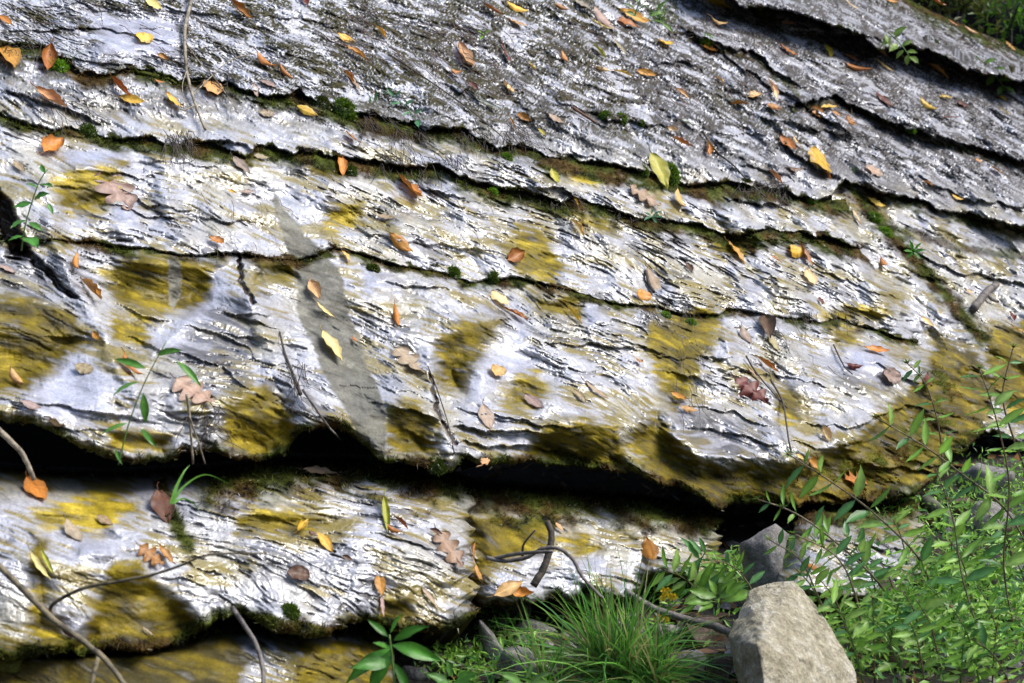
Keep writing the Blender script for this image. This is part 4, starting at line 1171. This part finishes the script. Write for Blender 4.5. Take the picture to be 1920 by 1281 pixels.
# dead leaf litter on the soil
_V, _F, _C, _of = [], [], [], 0
for _ in range(1500):
    x, y = _r.uniform(-.3, 2.6), _r.uniform(2.8, 6.0); l = _r.uniform(.012, .045); a = _r.uniform(0, 6.28); d = np.array([math.cos(a), math.sin(a), _r.uniform(-.2, .5)]) * l; sd = np.array([-math.sin(a), math.cos(a), _r.uniform(-.6, .6)]) * l * .3
    b = np.array([x, y, float(ground_z(x, y)) + .008]); _V.append(np.stack([b - d, b + sd, b + d, b - sd])); _F.append(np.array([[0, 1, 2], [0, 2, 3]]) + _of); _of += 4
    _C.append(np.repeat((np.array([.14, .07, .025]) * _r.uniform(.3, 2.0))[None], 4, 0))
_me = mesh_np("leaf_litter", np.concatenate(_V), np.concatenate(_F), False, DRY); vattr(_me, "col", np.concatenate(_C))
props(link("leaf_litter", _me), "crumbled brown leaf litter on the soil", "litter", kind="stuff")
for q, a in enumerate([(1845, 905, 120, 80, S_GREY, "pale grey stone under the right end of the rock", 10), (1905, 1010, 100, 70, S_BROWN, "brown stone between the two grey stones at right", -10), (1800, 945, 70, 50, S_BROWN, "small dark stone right of the mossy log", 0), (1700, 1075, 90, 50, S_GREY, "low grey stone right of the rounded brown stone", 5)]):
    stone(*a, seed=q + 60)

# ---- green plants
GRN = [(.15, .32, .045), (.20, .42, .055), (.26, .48, .07), (.11, .28, .08), (.32, .52, .12)]


def grn(r_): c = np.array(r_.choice(GRN)); return c * r_.uniform(.8, 1.25)


WEED = [leaf_mesh('b', 1.0,   .20 + .05 * i, .7 - .3 * i, .45, .3 * (i - 2), GRN[i], 3000 + i, "leaf", GREEN, 9, 5, .12) for i in range(5)]


def basis(d, n):
    d = d / np.linalg.norm(d); n = n - d * (n @ d); n /= np.linalg.norm(n) + 1e-9
    return np.stack([d, np.cross(n, d), n], 1)


def place_leaf(root, base, d, n, L, mesh, name="leaf"):
    """base of the blade at `base`, pointing along d"""
    M = basis(d, n) * L
    o = bpy.data.objects.new(name, mesh); COL.objects.link(o); o.parent = root
    W4 = Matrix(M.tolist()).to_4x4(); W4.translation = Vector(base + d / np.linalg.norm(d) * L * .5) - root.location
    o.matrix_basis = W4; return o


def plant(pix, zs, r_, label, n_nodes=6, leaf_px=58, stem_px=2.2, stem_mat=None, name="weed", cat="plant", group="weeds at the foot of the rock", heads=True, up=None, leaflets=2, droop=.25):
    """a stem through photograph points at real depths, with paired leaves"""
    P = np.array([at(np.array(x * 1.), np.array(y * 1.), np.array(z * 1.)) for (x, y), z in zip(pix, zs)])
    pts = smooth_line(P, 6); Z = zs[0]; k = Z / FPX
    root = empty(name, pts[0]); props(root, label, cat, group)
    V, F = tube(pts, np.linspace(stem_px, stem_px * .5, len(pts)) * k, 5); link("stem", mesh_np("stem", V - pts[0], F, True, stem_mat or STEM), root)
    T = np.gradient(pts, axis=0)
    for q in range(n_nodes):
        f = .22 + .78 * (q + .5) / n_nodes; i = min(int(f * (len(pts) - 1)), len(pts) - 1)
        t = T[i] / np.linalg.norm(T[i]); a0 = r_.uniform(0, 6.28)
        side = np.cross(t, FWD + .3 * np.array([r_.gauss(0, 1), 0, r_.gauss(0, 1)])); side /= np.linalg.norm(side)
        for s_ in range(leaflets):
            sg = 1 if s_ % 2 == 0 else -1
            d = side * sg * r_.uniform(.7, 1.1) + t * r_.uniform(.1, .7) + np.array([0, 0, -droop * r_.uniform(.2, 1.4)]) + FWD * r_.uniform(-.6, .3)
            nn = np.array([r_.gauss(0, .35), -.35 + r_.gauss(0, .3), 1.0])
            place_leaf(root, pts[i], d, nn, leaf_px * k * r_.uniform(.6, 1.2) * (1 - .25 * f), r_.choice(WEED))
    if heads:
        for q in range(2):
            i = len(pts) - 1 - q * 4
            me = HEAD; o = bpy.data.objects.new("flower_head", me); COL.objects.link(o); o.parent = root
            o.location = Vector(pts[i] - pts[0]); s_ = 6 * k * r_.uniform(.8, 1.3); o.scale = (s_,) * 3; o.rotation_euler = (r_.uniform(-.6, .6), r_.uniform(-.6, .6), r_.uniform(0, 6))
            b_ = bpy.data.objects.new("bracts", BRACTS); COL.objects.link(b_); b_.parent = o
    return root


STEM = bark("purple_stem", (.05, .045, .02), (.16, .12, .07), .5); STEM_G = bark("green_stem", (.04, .09, .015), (.10, .20, .04), .5)
# bur-like head: brown centre ringed with narrow green bracts
_V, _F = [], []; _c = []
_dv, _df = cushion_mesh(.55, 0, 5); _V.append(_dv); _F.append(quad_tris(_df)); _c.append(np.repeat([[.16, .085, .012]], len(_dv), 0)); _o = len(_dv)
for i in range(9):
    a = i * .7; d = np.array([math.cos(a), math.sin(a), .35]); sdv = np.array([-math.sin(a), math.cos(a), 0]) * .22
    _V.append(np.array([-sdv * .5, sdv * .5, d * 1.0 + sdv, d * 2.0, d * 1.0 - sdv])); _F.append(np.array([[0, 1, 2], [0, 2, 4], [4, 2, 3]]) + _o); _c.append(np.repeat([[.08, .17, .03]], 5, 0)); _o += 5
HEAD = mesh_np("flower_head", _V[0], _F[0], True, GREEN); vattr(HEAD, "col", _c[0])
BRACTS = mesh_np("bracts", np.concatenate(_V[1:]), np.concatenate(_F[1:]) - len(_V[0]), True, GREEN); vattr(BRACTS, "col", np.concatenate(_c[1:]))

pr = random.Random(21)
plant([(1755, 1150), (1728, 1055), (1645, 968), (1565, 908), (1478, 852)], [3.95, 3.9, 3.85, 3.82, 3.8], pr, "tall weed arching left across the mossy foot of the overhang", 8, 62, 2.4)
plant([(1945, 1060), (1885, 955), (1805, 890), (1735, 838), (1640, 782)], [3.9, 3.9, 3.85, 3.8, 3.8], pr, "tall weed reaching in from the right edge over the brown rock end", 9, 66, 2.3)
plant([(1705, 1180), (1645, 1090), (1565, 1015), (1490, 962), (1420, 936)], [3.75, 3.75, 3.7, 3.7, 3.7], pr, "weed leaning over the grey wedge-shaped stone", 8, 52, 2.6)
plant([(1905, 1200), (1882, 1060), (1892, 910), (1866, 780), (1836, 690)], [3.7, 3.7, 3.65, 3.6, 3.6], pr, "tallest upright weed near the right edge", 10, 62, 2.2)
plant([(1850, 1230), (1806, 1090), (1786, 970), (1752, 872)], [3.55, 3.6, 3.6, 3.6], pr, "upright weed left of the tallest one", 8, 66, 2.1)
plant([(1620, 1200), (1602, 1110), (1566, 1042), (1486, 1000)], [3.6, 3.6, 3.6, 3.6], pr, "weed bending left in front of the brown stone", 7, 50, 2.4)
plant([(1560, 1180), (1530, 1110), (1500, 1050), (1440, 1010)], [3.7, 3.7, 3.7, 3.7], pr, "small weed rising behind the boulder's peak", 6, 44, 2.2)
plant([(1930, 900), (1900, 820), (1880, 740), (1900, 650)], [4.1, 4.1, 4.1, 4.1], pr, "weed against the golden rock at the right edge", 7, 56, 2.4)
plant([(1770, 900), (1760, 800), (1735, 720), (1700, 680)], [4.3, 4.3, 4.3, 4.3], pr, "slim weed standing before the rounded rock end", 6, 34, 1.8)
plant([(1420, 1130), (1400, 1090), (1370, 1060), (1330, 1050)], [3.8, 3.8, 3.8, 3.8], pr, "small weed left of the boulder's peak", 5, 40, 1.8)
# filler weeds, each described by what stands near it
_fill = [(1640, 1281, "right behind the boulder's right foot"), (1700, 1290, "right of the boulder at the bottom edge"), (1770, 1290, "in the middle of the bottom right weeds"), (1840, 1300, "near the bottom right corner"), (1900, 1300, "in the bottom right corner"),
         (1660, 1200, "over the buried brown stone"), (1720, 1210, "below the tall arching weed"), (1790, 1210, "below the dark stone by the log"), (1870, 1210, "below the flat grey stone"), (1930, 1150, "at the right edge above the low brown stone"),
         (1600, 1240, "beside the boulder's sloping right side"), (1580, 1140, "just right of the boulder's peak"), (1650, 1130, "on the big rounded brown stone"), (1710, 1120, "beside the base of the tall arching weed"), (1780, 1130, "under the dark stone"), (1850, 1120, "under the grey shaded stone"),
         (1905, 1080, "over the flat grey stone"), (1520, 1090, "behind the boulder's top"), (1330, 1140, "over the brown stone left of the boulder"), (1300, 1120, "right of the dark round hollow"), (1740, 1260, "between the buried stone and the corner weeds"), (1815, 1255, "left of the corner weeds"), (1880, 1255, "above the corner weeds")]
_fill += [(1560, 1210, "pressed against the boulder's right shoulder"), (1690, 1180, "in front of the big rounded brown stone"), (1760, 1170, "right of the arching weed's foot"), (1830, 1170, "below the shaded grey stone's left side"), (1620, 1290, "at the bottom edge touching the boulder"),
          (1735, 1300, "at the bottom edge midway to the corner"), (1800, 1300, "at the bottom edge left of the corner weeds"), (1935, 1240, "at the right edge above the corner"), (1665, 1250, "below the buried brown stone"), (1860, 1290, "in front of the corner weeds"), (1470, 1075, "behind the boulder near the wedge-shaped stone"), (1550, 1075, "on the left flank of the rounded brown stone")]
for q, (x, y, wh) in enumerate(_fill):
    b = on_ground(min(x, 1960), y); Z = float((b - CAM) @ FWD); H = pr.uniform(90, 170) * (.6 if x < 1560 else 1); dx = pr.uniform(-70, 25)
    plant([(x, y), (x + dx * .3, y - H * .4), (x + dx * .7, y - H * .75), (x + dx * 1.3, y - H)], [Z, Z - .02, Z - .04, Z - .05], pr, "leafy green weed " + wh, pr.randint(5, 8), pr.uniform(40, 66), 2.0, STEM_G if q % 2 else STEM, heads=q % 3 == 0)

# low ground cover between the weeds: a mass of small leaves
def leaf_mass(name, label, boxes, n, size, cols, seed, kind="stuff", parent=None, mat=GREEN, origin=None):
    r_ = np.random.RandomState(seed); P = []
    for (c, s_, w) in boxes: P.append(np.asarray(c) + r_.normal(size=(int(n * w), 3)) * np.asarray(s_))
    P = np.concatenate(P); m_ = len(P)
    d = r_.normal(size=(m_, 3)) + [0, -.3, .5]; d /= np.linalg.norm(d, axis=1, keepdims=True)
    nn = r_.normal(size=(m_, 3)) * .6 + [0, -.3, 1]; sd = np.cross(d, nn); sd /= np.linalg.norm(sd, axis=1, keepdims=True) + 1e-9
    L = r_.uniform(.5, 1.3, (m_, 1)) * size; w = L * .3; up = np.cross(sd, d) * L * .08
    V = np.stack([P, P + d * L * .45 + sd * w * .6 + up, P + d * L, P + d * L * .45 - sd * w * .6 + up], 1).reshape(-1, 3)
    F = np.arange(m_ * 4).reshape(-1, 4); F = np.concatenate([F[:, [0, 1, 2]], F[:, [0, 2, 3]]])
    c = np.array(cols)[r_.randint(0, len(cols), m_)] * r_.uniform(.6, 1.4, (m_, 1))
    if origin is not None: V = V - origin
    me = mesh_np(name, V, F, False, mat); vattr(me, "col", np.repeat(c, 4, 0))
    o = link(name, me, parent)
    if label: props(o, label, "ground cover", kind=kind)
    else: o["kind"] = kind
    return o


_bx = []
for (x, y, dz, w, sp) in [(1620, 1230, .05, 1, .16), (1720, 1220, .07, 1.2, .18), (1820, 1220, .08, 1.2, .18), (1900, 1200, .08, 1, .16), (1680, 1140, .05, .8, .15), (1800, 1130, .06, .9, .18), (1900, 1100, .06, .7, .16), (1560, 1130, .04, .5, .10), (1500, 1090, .03, .3, .08),
                      (1340, 1110, .03, .5, .08), (1400, 1080, .03, .25, .06), (930, 1110, .04, .35, .05), (900, 1150, .03, .25, .05), (960, 1200, .02, .25, .06), (1240, 1115, .03, .35, .07), (860, 1240, .02, .25, .05), (900, 1275, .02, .3, .06), (1750, 1010, .04, .4, .14), (1880, 1010, .05, .7, .18), (1800, 960, .05, .5, .15), (1900, 930, .06, .6, .15), (1650, 1060, .04, .4, .12), (1540, 1050, .03, .3, .08)]:
    b = on_ground(x, y); _bx.append((b + [0, 0, dz], (sp, sp * .8, dz * .6), w))
leaf_mass("ground_cover", "low mat of small green leaves between the stones and weeds", _bx, 900, .026, GRN, 31)


# ---- grass tufts
def blades(base, n, L, spread, cols, seed, lean=(0, 0), width=.0024, segs=6, droop=.9):
    r_ = np.random.RandomState(seed); Vs, Fs, Cs, off = [], [], [], 0
    for _ in range(n):
        a = r_.uniform(0, 6.283); s_ = abs(r_.normal()) * spread; l = L * r_.uniform(.45, 1.15)
        d = np.array([math.cos(a) * s_ + lean[0], math.sin(a) * s_ + lean[1], 1.0]); d /= np.linalg.norm(d)
        hd = np.array([d[0], d[1], 0]); hd /= np.linalg.norm(hd) + 1e-6
        b0 = base + np.array([r_.normal(), r_.normal(), 0]) * L * .09
        t = np.linspace(0, 1, segs)[:, None]; bend = droop * r_.uniform(.3, 1.3) * min(s_ + .25, 1.2)
        P = b0 + d * l * t + (hd * .35 - np.array([0, 0, .75])) * l * bend * .5 * t ** 2.2
        sd = np.cross(d, [r_.normal(), r_.normal(), .3]); sd /= np.linalg.norm(sd) + 1e-9
        w = width * r_.uniform(.6, 1.3) * (1 - t ** 1.6 * .95)
        Vs.append(np.stack([P - sd * w, P + sd * w], 1).reshape(-1, 3)); i = np.arange(segs - 1)[:, None] * 2
        Fs.append(np.concatenate([i, i + 1, i + 3, i + 2], 1) + off); off += segs * 2
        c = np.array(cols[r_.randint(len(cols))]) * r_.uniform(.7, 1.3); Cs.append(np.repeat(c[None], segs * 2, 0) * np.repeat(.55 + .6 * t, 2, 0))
    return np.concatenate(Vs), np.concatenate(Fs), np.concatenate(Cs)


def tuft(base, label, *a, name="grass_tuft", **k):
    V, F, C = blades(np.zeros(3), *a, **k)
    root = empty(name, base); props(root, label, "grass")
    me = mesh_np("blades", V, F, True, GREEN); vattr(me, "col", C)
    o = link("blades", me, root); o["kind"] = "stuff"; return root


GG = [(.10, .29, .04), (.14, .37, .05), (.08, .23, .05), (.20, .42, .07), (.34, .36, .13)]
b = on_ground(1150, 1268)
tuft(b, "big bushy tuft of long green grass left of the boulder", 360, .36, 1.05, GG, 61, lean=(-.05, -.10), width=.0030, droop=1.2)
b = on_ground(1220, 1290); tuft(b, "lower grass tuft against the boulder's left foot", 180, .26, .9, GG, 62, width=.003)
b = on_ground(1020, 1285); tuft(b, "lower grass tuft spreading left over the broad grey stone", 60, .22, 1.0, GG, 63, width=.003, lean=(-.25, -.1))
p, n = rock_at(128, 122); tuft(p, "small wispy grass tuft beside the far left moss cushion", 26, .085, .8, GG + [(.35, .25, .06)], 64, width=.0011, lean=(.1, -.2))
p, n = rock_at(1238, 40); tuft(p, "grass tuft at the top edge right of the yellow leaf", 40, .12, .6, GG, 65, width=.0018, lean=(.1, -.2))
p, n = rock_at(1600, 325); tuft(p, "little grass wisp on the right slab lip", 14, .06, .7, GG, 66, width=.001)
p, n = rock_at(1210, 320); tuft(p, "little grass wisp left of the tall yellow-green leaf", 10, .05, .6, GG, 67, width=.001)
p, n = rock_at(322, 945)
rt_ = empty("grass_sprig", p); props(rt_, "three-bladed grass sprig growing from the black gap at left", "grass")
for q, (pts, w) in enumerate([([(322, 945), (330, 915), (345, 885), (356, 872)], .0050), ([(322, 945), (345, 912), (385, 890), (432, 908)], .0032), ([(322, 945), (345, 935), (368, 950), (380, 985)], .0026)]):
    P = smooth_line(np.array([at(np.array(x * 1.), np.array(y * 1.), np.array(3.0 + .02 * i)) for i, (x, y) in enumerate(pts)]), 5); t = np.linspace(0, 1, len(P))[:, None]
    sd = np.cross(np.gradient(P, axis=0), FWD); sd /= np.linalg.norm(sd, axis=1, keepdims=True)
    V = np.stack([P - sd * w * (1.02 - t), P + sd * w * (1.02 - t)], 1).reshape(-1, 3) - p; i = np.arange(len(P) - 1)[:, None] * 2
    me = mesh_np("blade", V, np.concatenate([i, i + 1, i + 3, i + 2], 1), True, GREEN); vattr(me, "col", np.repeat([[.13, .33, .04]], len(V), 0)); link("blade", me, rt_)


# ---- single plants whose leaves can be picked apart: stem points, then leaf base -> tip in photograph pixels
def leafy(name, label, stem, leaves, Z, col, wid=.3, stem_px=2, cat="plant", group=None, jz=.03, seed=0):
    r_ = random.Random(seed); P0 = at(np.array(stem[0][0] * 1.), np.array(stem[0][1] * 1.), np.array(Z * 1.))
    root = empty(name, P0); props(root, label, cat, group)
    if len(stem) > 1:
        P = smooth_line(np.array([at(np.array(x * 1.), np.array(y * 1.), np.array(Z * 1.)) for x, y in stem]), 5)
        V, F = tube(P, np.linspace(stem_px, stem_px * .6, len(P)) * Z / FPX, 5); link("stem", mesh_np("stem", V - P0, F, True, STEM_G), root)
    for q, (x0, y0, x1, y1) in enumerate(leaves):
        a = at(np.array(x0 * 1.), np.array(y0 * 1.), np.array(Z + r_.uniform(-jz, jz) * .3)); b_ = at(np.array(x1 * 1.), np.array(y1 * 1.), np.array(Z + r_.uniform(-jz, jz) - .02))
        d = b_ - a; L = np.linalg.norm(d)
        me = leaf_mesh('b', L, L * wid * r_.uniform(.85, 1.2), r_.uniform(-.9, -.1), .5, r_.uniform(-.4, .4), np.array(col) * r_.uniform(.75, 1.3), 4000 + seed * 40 + q, "leaf", GREEN, 11, 5, .0)
        nn = np.array([r_.gauss(0, .3), -.8 + r_.gauss(0, .2), 1.0])
        M = Matrix(basis(d, nn).tolist()).to_4x4(); M.translation = Vector((a + b_) / 2 - P0)
        o = link("leaf", me, root); o.matrix_basis = M
    return root


leafy("seedling", "green seedling with narrow blurred leaves rising over the left of the big face", [(222, 872), (240, 800), (270, 720), (312, 640)],
      [(275, 690, 215, 672), (262, 712, 212, 738), (268, 735, 274, 795), (240, 790, 190, 812), (262, 800, 292, 838), (330, 672, 378, 724), (215, 840, 228, 870), (290, 665, 340, 655)], 2.95, (.10, .27, .04), .24, 1.6, seed=1)
leafy("broad_leaved_plant", "broad-leaved green plant at the bottom edge left of the grass", [(742, 1330), (738, 1260), (730, 1190)],
      [(735, 1210, 645, 1278), (735, 1215, 690, 1300), (732, 1200, 800, 1172), (730, 1195, 690, 1162), (732, 1205, 826, 1238), (738, 1240, 770, 1300), (730, 1190, 752, 1150), (735, 1215, 700, 1205), (738, 1240, 660, 1250)], 2.95, (.08, .27, .03), .30, 3, seed=2)
leafy("seedling", "second green plant low at the bottom edge under the broad-leaved one", [(850, 1330), (845, 1280)], [(848, 1285, 800, 1262), (848, 1285, 890, 1262), (846, 1280, 900, 1290), (846, 1280, 815, 1296), (846, 1270, 838, 1238)], 3.0, (.11, .30, .05), .4, 2.5, seed=3)
leafy("seedling", "pale-leaved plant at the bottom edge in front of the broad grey stone", [(985, 1330), (985, 1280)], [(985, 1285, 940, 1262), (985, 1285, 1035, 1258), (985, 1280, 1040, 1285), (985, 1280, 935, 1290), (985, 1275, 1000, 1245)], 3.0, (.17, .34, .09), .3, 2.5, seed=4)
leafy("seedling", "small leafy plant in the dark cleft at the left edge", [(40, 470), (48, 420), (70, 350), (88, 318)], [(60, 380, 25, 388), (60, 372, 90, 362), (72, 350, 50, 345), (75, 345, 98, 350), (84, 325, 76, 308), (52, 410, 20, 425), (52, 415, 80, 432), (45, 440, 70, 460), (45, 440, 15, 450), (88, 380, 100, 402)], 3.42, (.08, .26, .04), .42, 1.6, seed=5)
leafy("seedling", "blue-green seedling on the crevice right of the largest moss cushion", [(782, 228), (765, 205), (738, 180)], [(740, 182, 725, 165), (740, 184, 752, 168), (752, 192, 730, 195), (758, 198, 775, 186), (770, 208, 755, 216), (775, 212, 794, 206), (782, 224, 785, 238), (726, 176, 716, 172)], 4.42, (.08, .24, .10), .35, 1.0, seed=6)
leafy("seedling", "two upright leaves left of the blue-green seedling", [(698, 195)], [(694, 194, 692, 174), (703, 194, 706, 172)], 4.42, (.07, .2, .06), .3, seed=7)
leafy("seedling", "silvery green rosette under the lip in mid right", [(1222, 405)], [(1222, 405, 1208, 398), (1222, 405, 1240, 396), (1222, 405, 1245, 408), (1222, 405, 1232, 418), (1222, 405, 1208, 412), (1222, 402, 1222, 390)], 4.75, (.10, .28, .14), .4, seed=8)
leafy("seedling", "star-shaped green rosette right of the mossy groove", [(1712, 472)], [(1712, 472, 1695, 470), (1712, 472, 1706, 450), (1712, 472, 1728, 455), (1712, 472, 1735, 468), (1712, 472, 1728, 486), (1712, 472, 1700, 484)], 5.35, (.07, .25, .03), .4, seed=9)
leafy("leafy_plant", "light green leafy plant hanging in the top right hollow", [(1665, 60), (1690, 85), (1705, 105)], [(1670, 68, 1655, 85), (1676, 72, 1690, 60), (1684, 80, 1668, 96), (1690, 85, 1712, 76), (1695, 92, 1680, 110), (1698, 96, 1720, 98), (1704, 104, 1722, 118), (1702, 102, 1700, 122), (1672, 66, 1700, 50), (1660, 62, 1668, 88)], 6.75, (.22, .34, .06), .5, 1.5, seed=10)
leafy("leafy_plant", "leafy plant in the far right hollow under the top shelf", [(1830, 105), (1860, 135), (1885, 165)], [(1838, 112, 1825, 130), (1845, 118, 1868, 110), (1850, 126, 1835, 145), (1858, 132, 1885, 128), (1865, 140, 1850, 160), (1870, 148, 1898, 150), (1880, 158, 1870, 180), (1884, 162, 1905, 176)], 7.6, (.12, .24, .03), .55, 1.5, seed=11)
leafy("leafy_plant", "green plants at the top edge beside the pale torn leaf", [(1190, 30), (1200, 0), (1210, -20)], [(1195, 20, 1170, 5), (1196, 18, 1220, 8), (1200, 5, 1180, -10), (1215, 30, 1245, 22), (1215, 36, 1250, 44), (1195, 30, 1172, 22), (1240, 40, 1262, 60), (1230, 20, 1252, 0)], 5.35, (.15, .27, .05), .35, 1.4, seed=12)
leafy("seedling", "tiny yellow-green sprig among the straws near the top", [(912, 62), (905, 68)], [(908, 62, 920, 56), (908, 64, 898, 58), (906, 66, 900, 74)], 5.0, (.2, .38, .05), .4, .8, seed=13)
leafy("rosette", "nettle-like plant with pale toothed leaves left of the boulder", [(1335, 1130)], [(1345, 1120, 1290, 1105), (1345, 1122, 1400, 1092), (1350, 1125, 1420, 1112), (1340, 1125, 1285, 1130), (1345, 1118, 1330, 1085), (1350, 1118, 1378, 1085), (1340, 1128, 1310, 1145)], 3.6, (.17, .34, .05), .4, seed=14)

# yellow-flowered weed behind the grass
_r2 = random.Random(5)
for lab, x, y in (("yellow-flowered weed right of the dark round hollow", 1256, 1112), ("second yellow-flowered sprig above the driftwood root", 1236, 1152)):
    b = on_ground(x, y + 60); Z = float((b - CAM) @ FWD); root = plant([(x - 5, y + 60), (x - 3, y + 30), (x, y)], [Z, Z, Z], _r2, lab, 4, 34, 1.4, STEM_G, name="flowering_weed", group=None, heads=False)
    for q in range(7):
        c = at(np.array(x + _r2.uniform(-14, 14)), np.array(y + _r2.uniform(-14, 10)), np.array(Z - .02))
        me = leaf_mesh('r', 1, .9, .5, .6, 0, (.75, .52, .02), 6000 + q, "petal", GREEN, 5, 3, 0)
        for a in range(4):
            place_leaf(root, c, np.array([math.cos(a * 1.57 + q), -.3, math.sin(a * 1.57 + q)]), np.array([0, -1, .3]), .011, me, "petal")

# ---- the wooded bank behind the crest
bm_ = NT("bank_soil"); nz = bm_.noise(3, 6, bm_.coord()); bm_.set(Base_Color=bm_.ramp(nz.outputs["Fac"], [(.35, (.008, .010, .004)), (.7, (.035, .045, .012))]).outputs[0], Roughness=.9, Specular_IOR_Level=.1)
_u = np.linspace(0, 1, 60)[:, None]; _w = np.linspace(0, 1, 40)[None, :]
_x = 1.2 + 12 * _u + 0 * _w; _y = 9.2 + .55 * 12 * _u + .5 * 4 * _w; _z = 2.2 - .9 * _u * 3 + 5.5 * _w + 0 * _u
_n = .25 * fbm(_x * 1.2, _z * 1.2, 900, 4); V = np.stack([_x, _y - 1.2 * _n, _z + _n], -1)
props(link("wooded_bank", mesh_np("wooded_bank", V.reshape(-1, 3), grid_faces(60, 40), True, bm_.m)), kind="structure", label="dark wooded bank behind the crest of the rock", cat="bank")


def shrub(px, py, Z, label, size, n, cols, seed):
    c = at(np.array(px * 1.), np.array(py * 1.), np.array(Z * 1.)); root = empty("shrub", c - np.array([0, 0, size])); props(root, label, "shrub", "shrubs behind the crest")
    r_ = random.Random(seed)
    for q in range(5):
        P = smooth_line(np.array([[0, 0, -.3], [r_.gauss(0, .1), 0, size * .6], [r_.gauss(0, .3) * size, r_.gauss(0, .2), size * 1.3]]), 5); V, F = tube(P, np.linspace(.012, .004, len(P)), 5); link("branch", mesh_np("branch", V, F, True, BARK_G), root)
    leaf_mass("foliage", None, [(c, (size * .5, size * .35, size * .45), 1)], n, .07, cols, seed, parent=root, origin=c - np.array([0, 0, size]))
    return root


shrub(1800, -12, 9.0, "yellow-green ferny shrub behind the crest at top right", .28, 700, [(.10, .13, .02), (.07, .11, .015), (.14, .15, .03)], 71)
shrub(1900, 30, 9.2, "bright-leaved shrub in the top right corner", .26, 260, [(.10, .24, .02), (.06, .16, .02)], 72)
shrub(1700, -60, 9.0, "dark shrub behind the crest left of the ferny one", .25, 500, [(.03, .05, .01), (.05, .08, .012)], 73)

# ---- unseen wood on every side, added and shaped for the rock's reflections
def unseen_wood():
    r_ = np.random.RandomState(55); P = []
    for _ in range(30000):
        az = r_.uniform(0, 360); d = r_.uniform(13, 21)
        el = 44 if (az < 68 or az > 300) else (26 if az < 140 else 40)      # treeline kept low to the right to let in sun and sky
        el *= .86 + .28 * float(perlin(np.array(az / 9.), np.array(0.5), 4))
        z = .2 + d * math.tan(R(el)) * r_.uniform(0, 1) ** .8
        x, y = d * math.sin(R(az)), 3 + d * math.cos(R(az))
        if y > 4 and abs(math.atan2(x, y)) < .62 and z < 5.2 and z < 1.5 + .32 * d: z = 5.2 + r_.uniform(0, 6)
        P.append((x, y, z))
    P = np.array(P); n = len(P); dd = r_.normal(size=(n, 3)); dd /= np.linalg.norm(dd, axis=1, keepdims=True); sd = np.cross(dd, r_.normal(size=(n, 3))); sd /= np.linalg.norm(sd, axis=1, keepdims=True)
    L = r_.uniform(.25, .6, (n, 1)); V = np.stack([P - dd * L, P + sd * L * .5, P + dd * L, P - sd * L * .5], 1).reshape(-1, 3)
    F = np.arange(n * 4).reshape(-1, 4)
    c = np.array([(.05, .08, .012), (.035, .06, .01), (.10, .10, .015), (.16, .12, .015)])[r_.randint(0, 4, n)] * r_.uniform(.6, 1.3, (n, 1))
    me = mesh_np("unseen_wood", V, F, False, GREEN); vattr(me, "col", np.repeat(c, 4, 0))
    props(link("unseen_wood", me), "autumn wood standing round the clearing", "wood", kind="stuff")


unseen_wood()
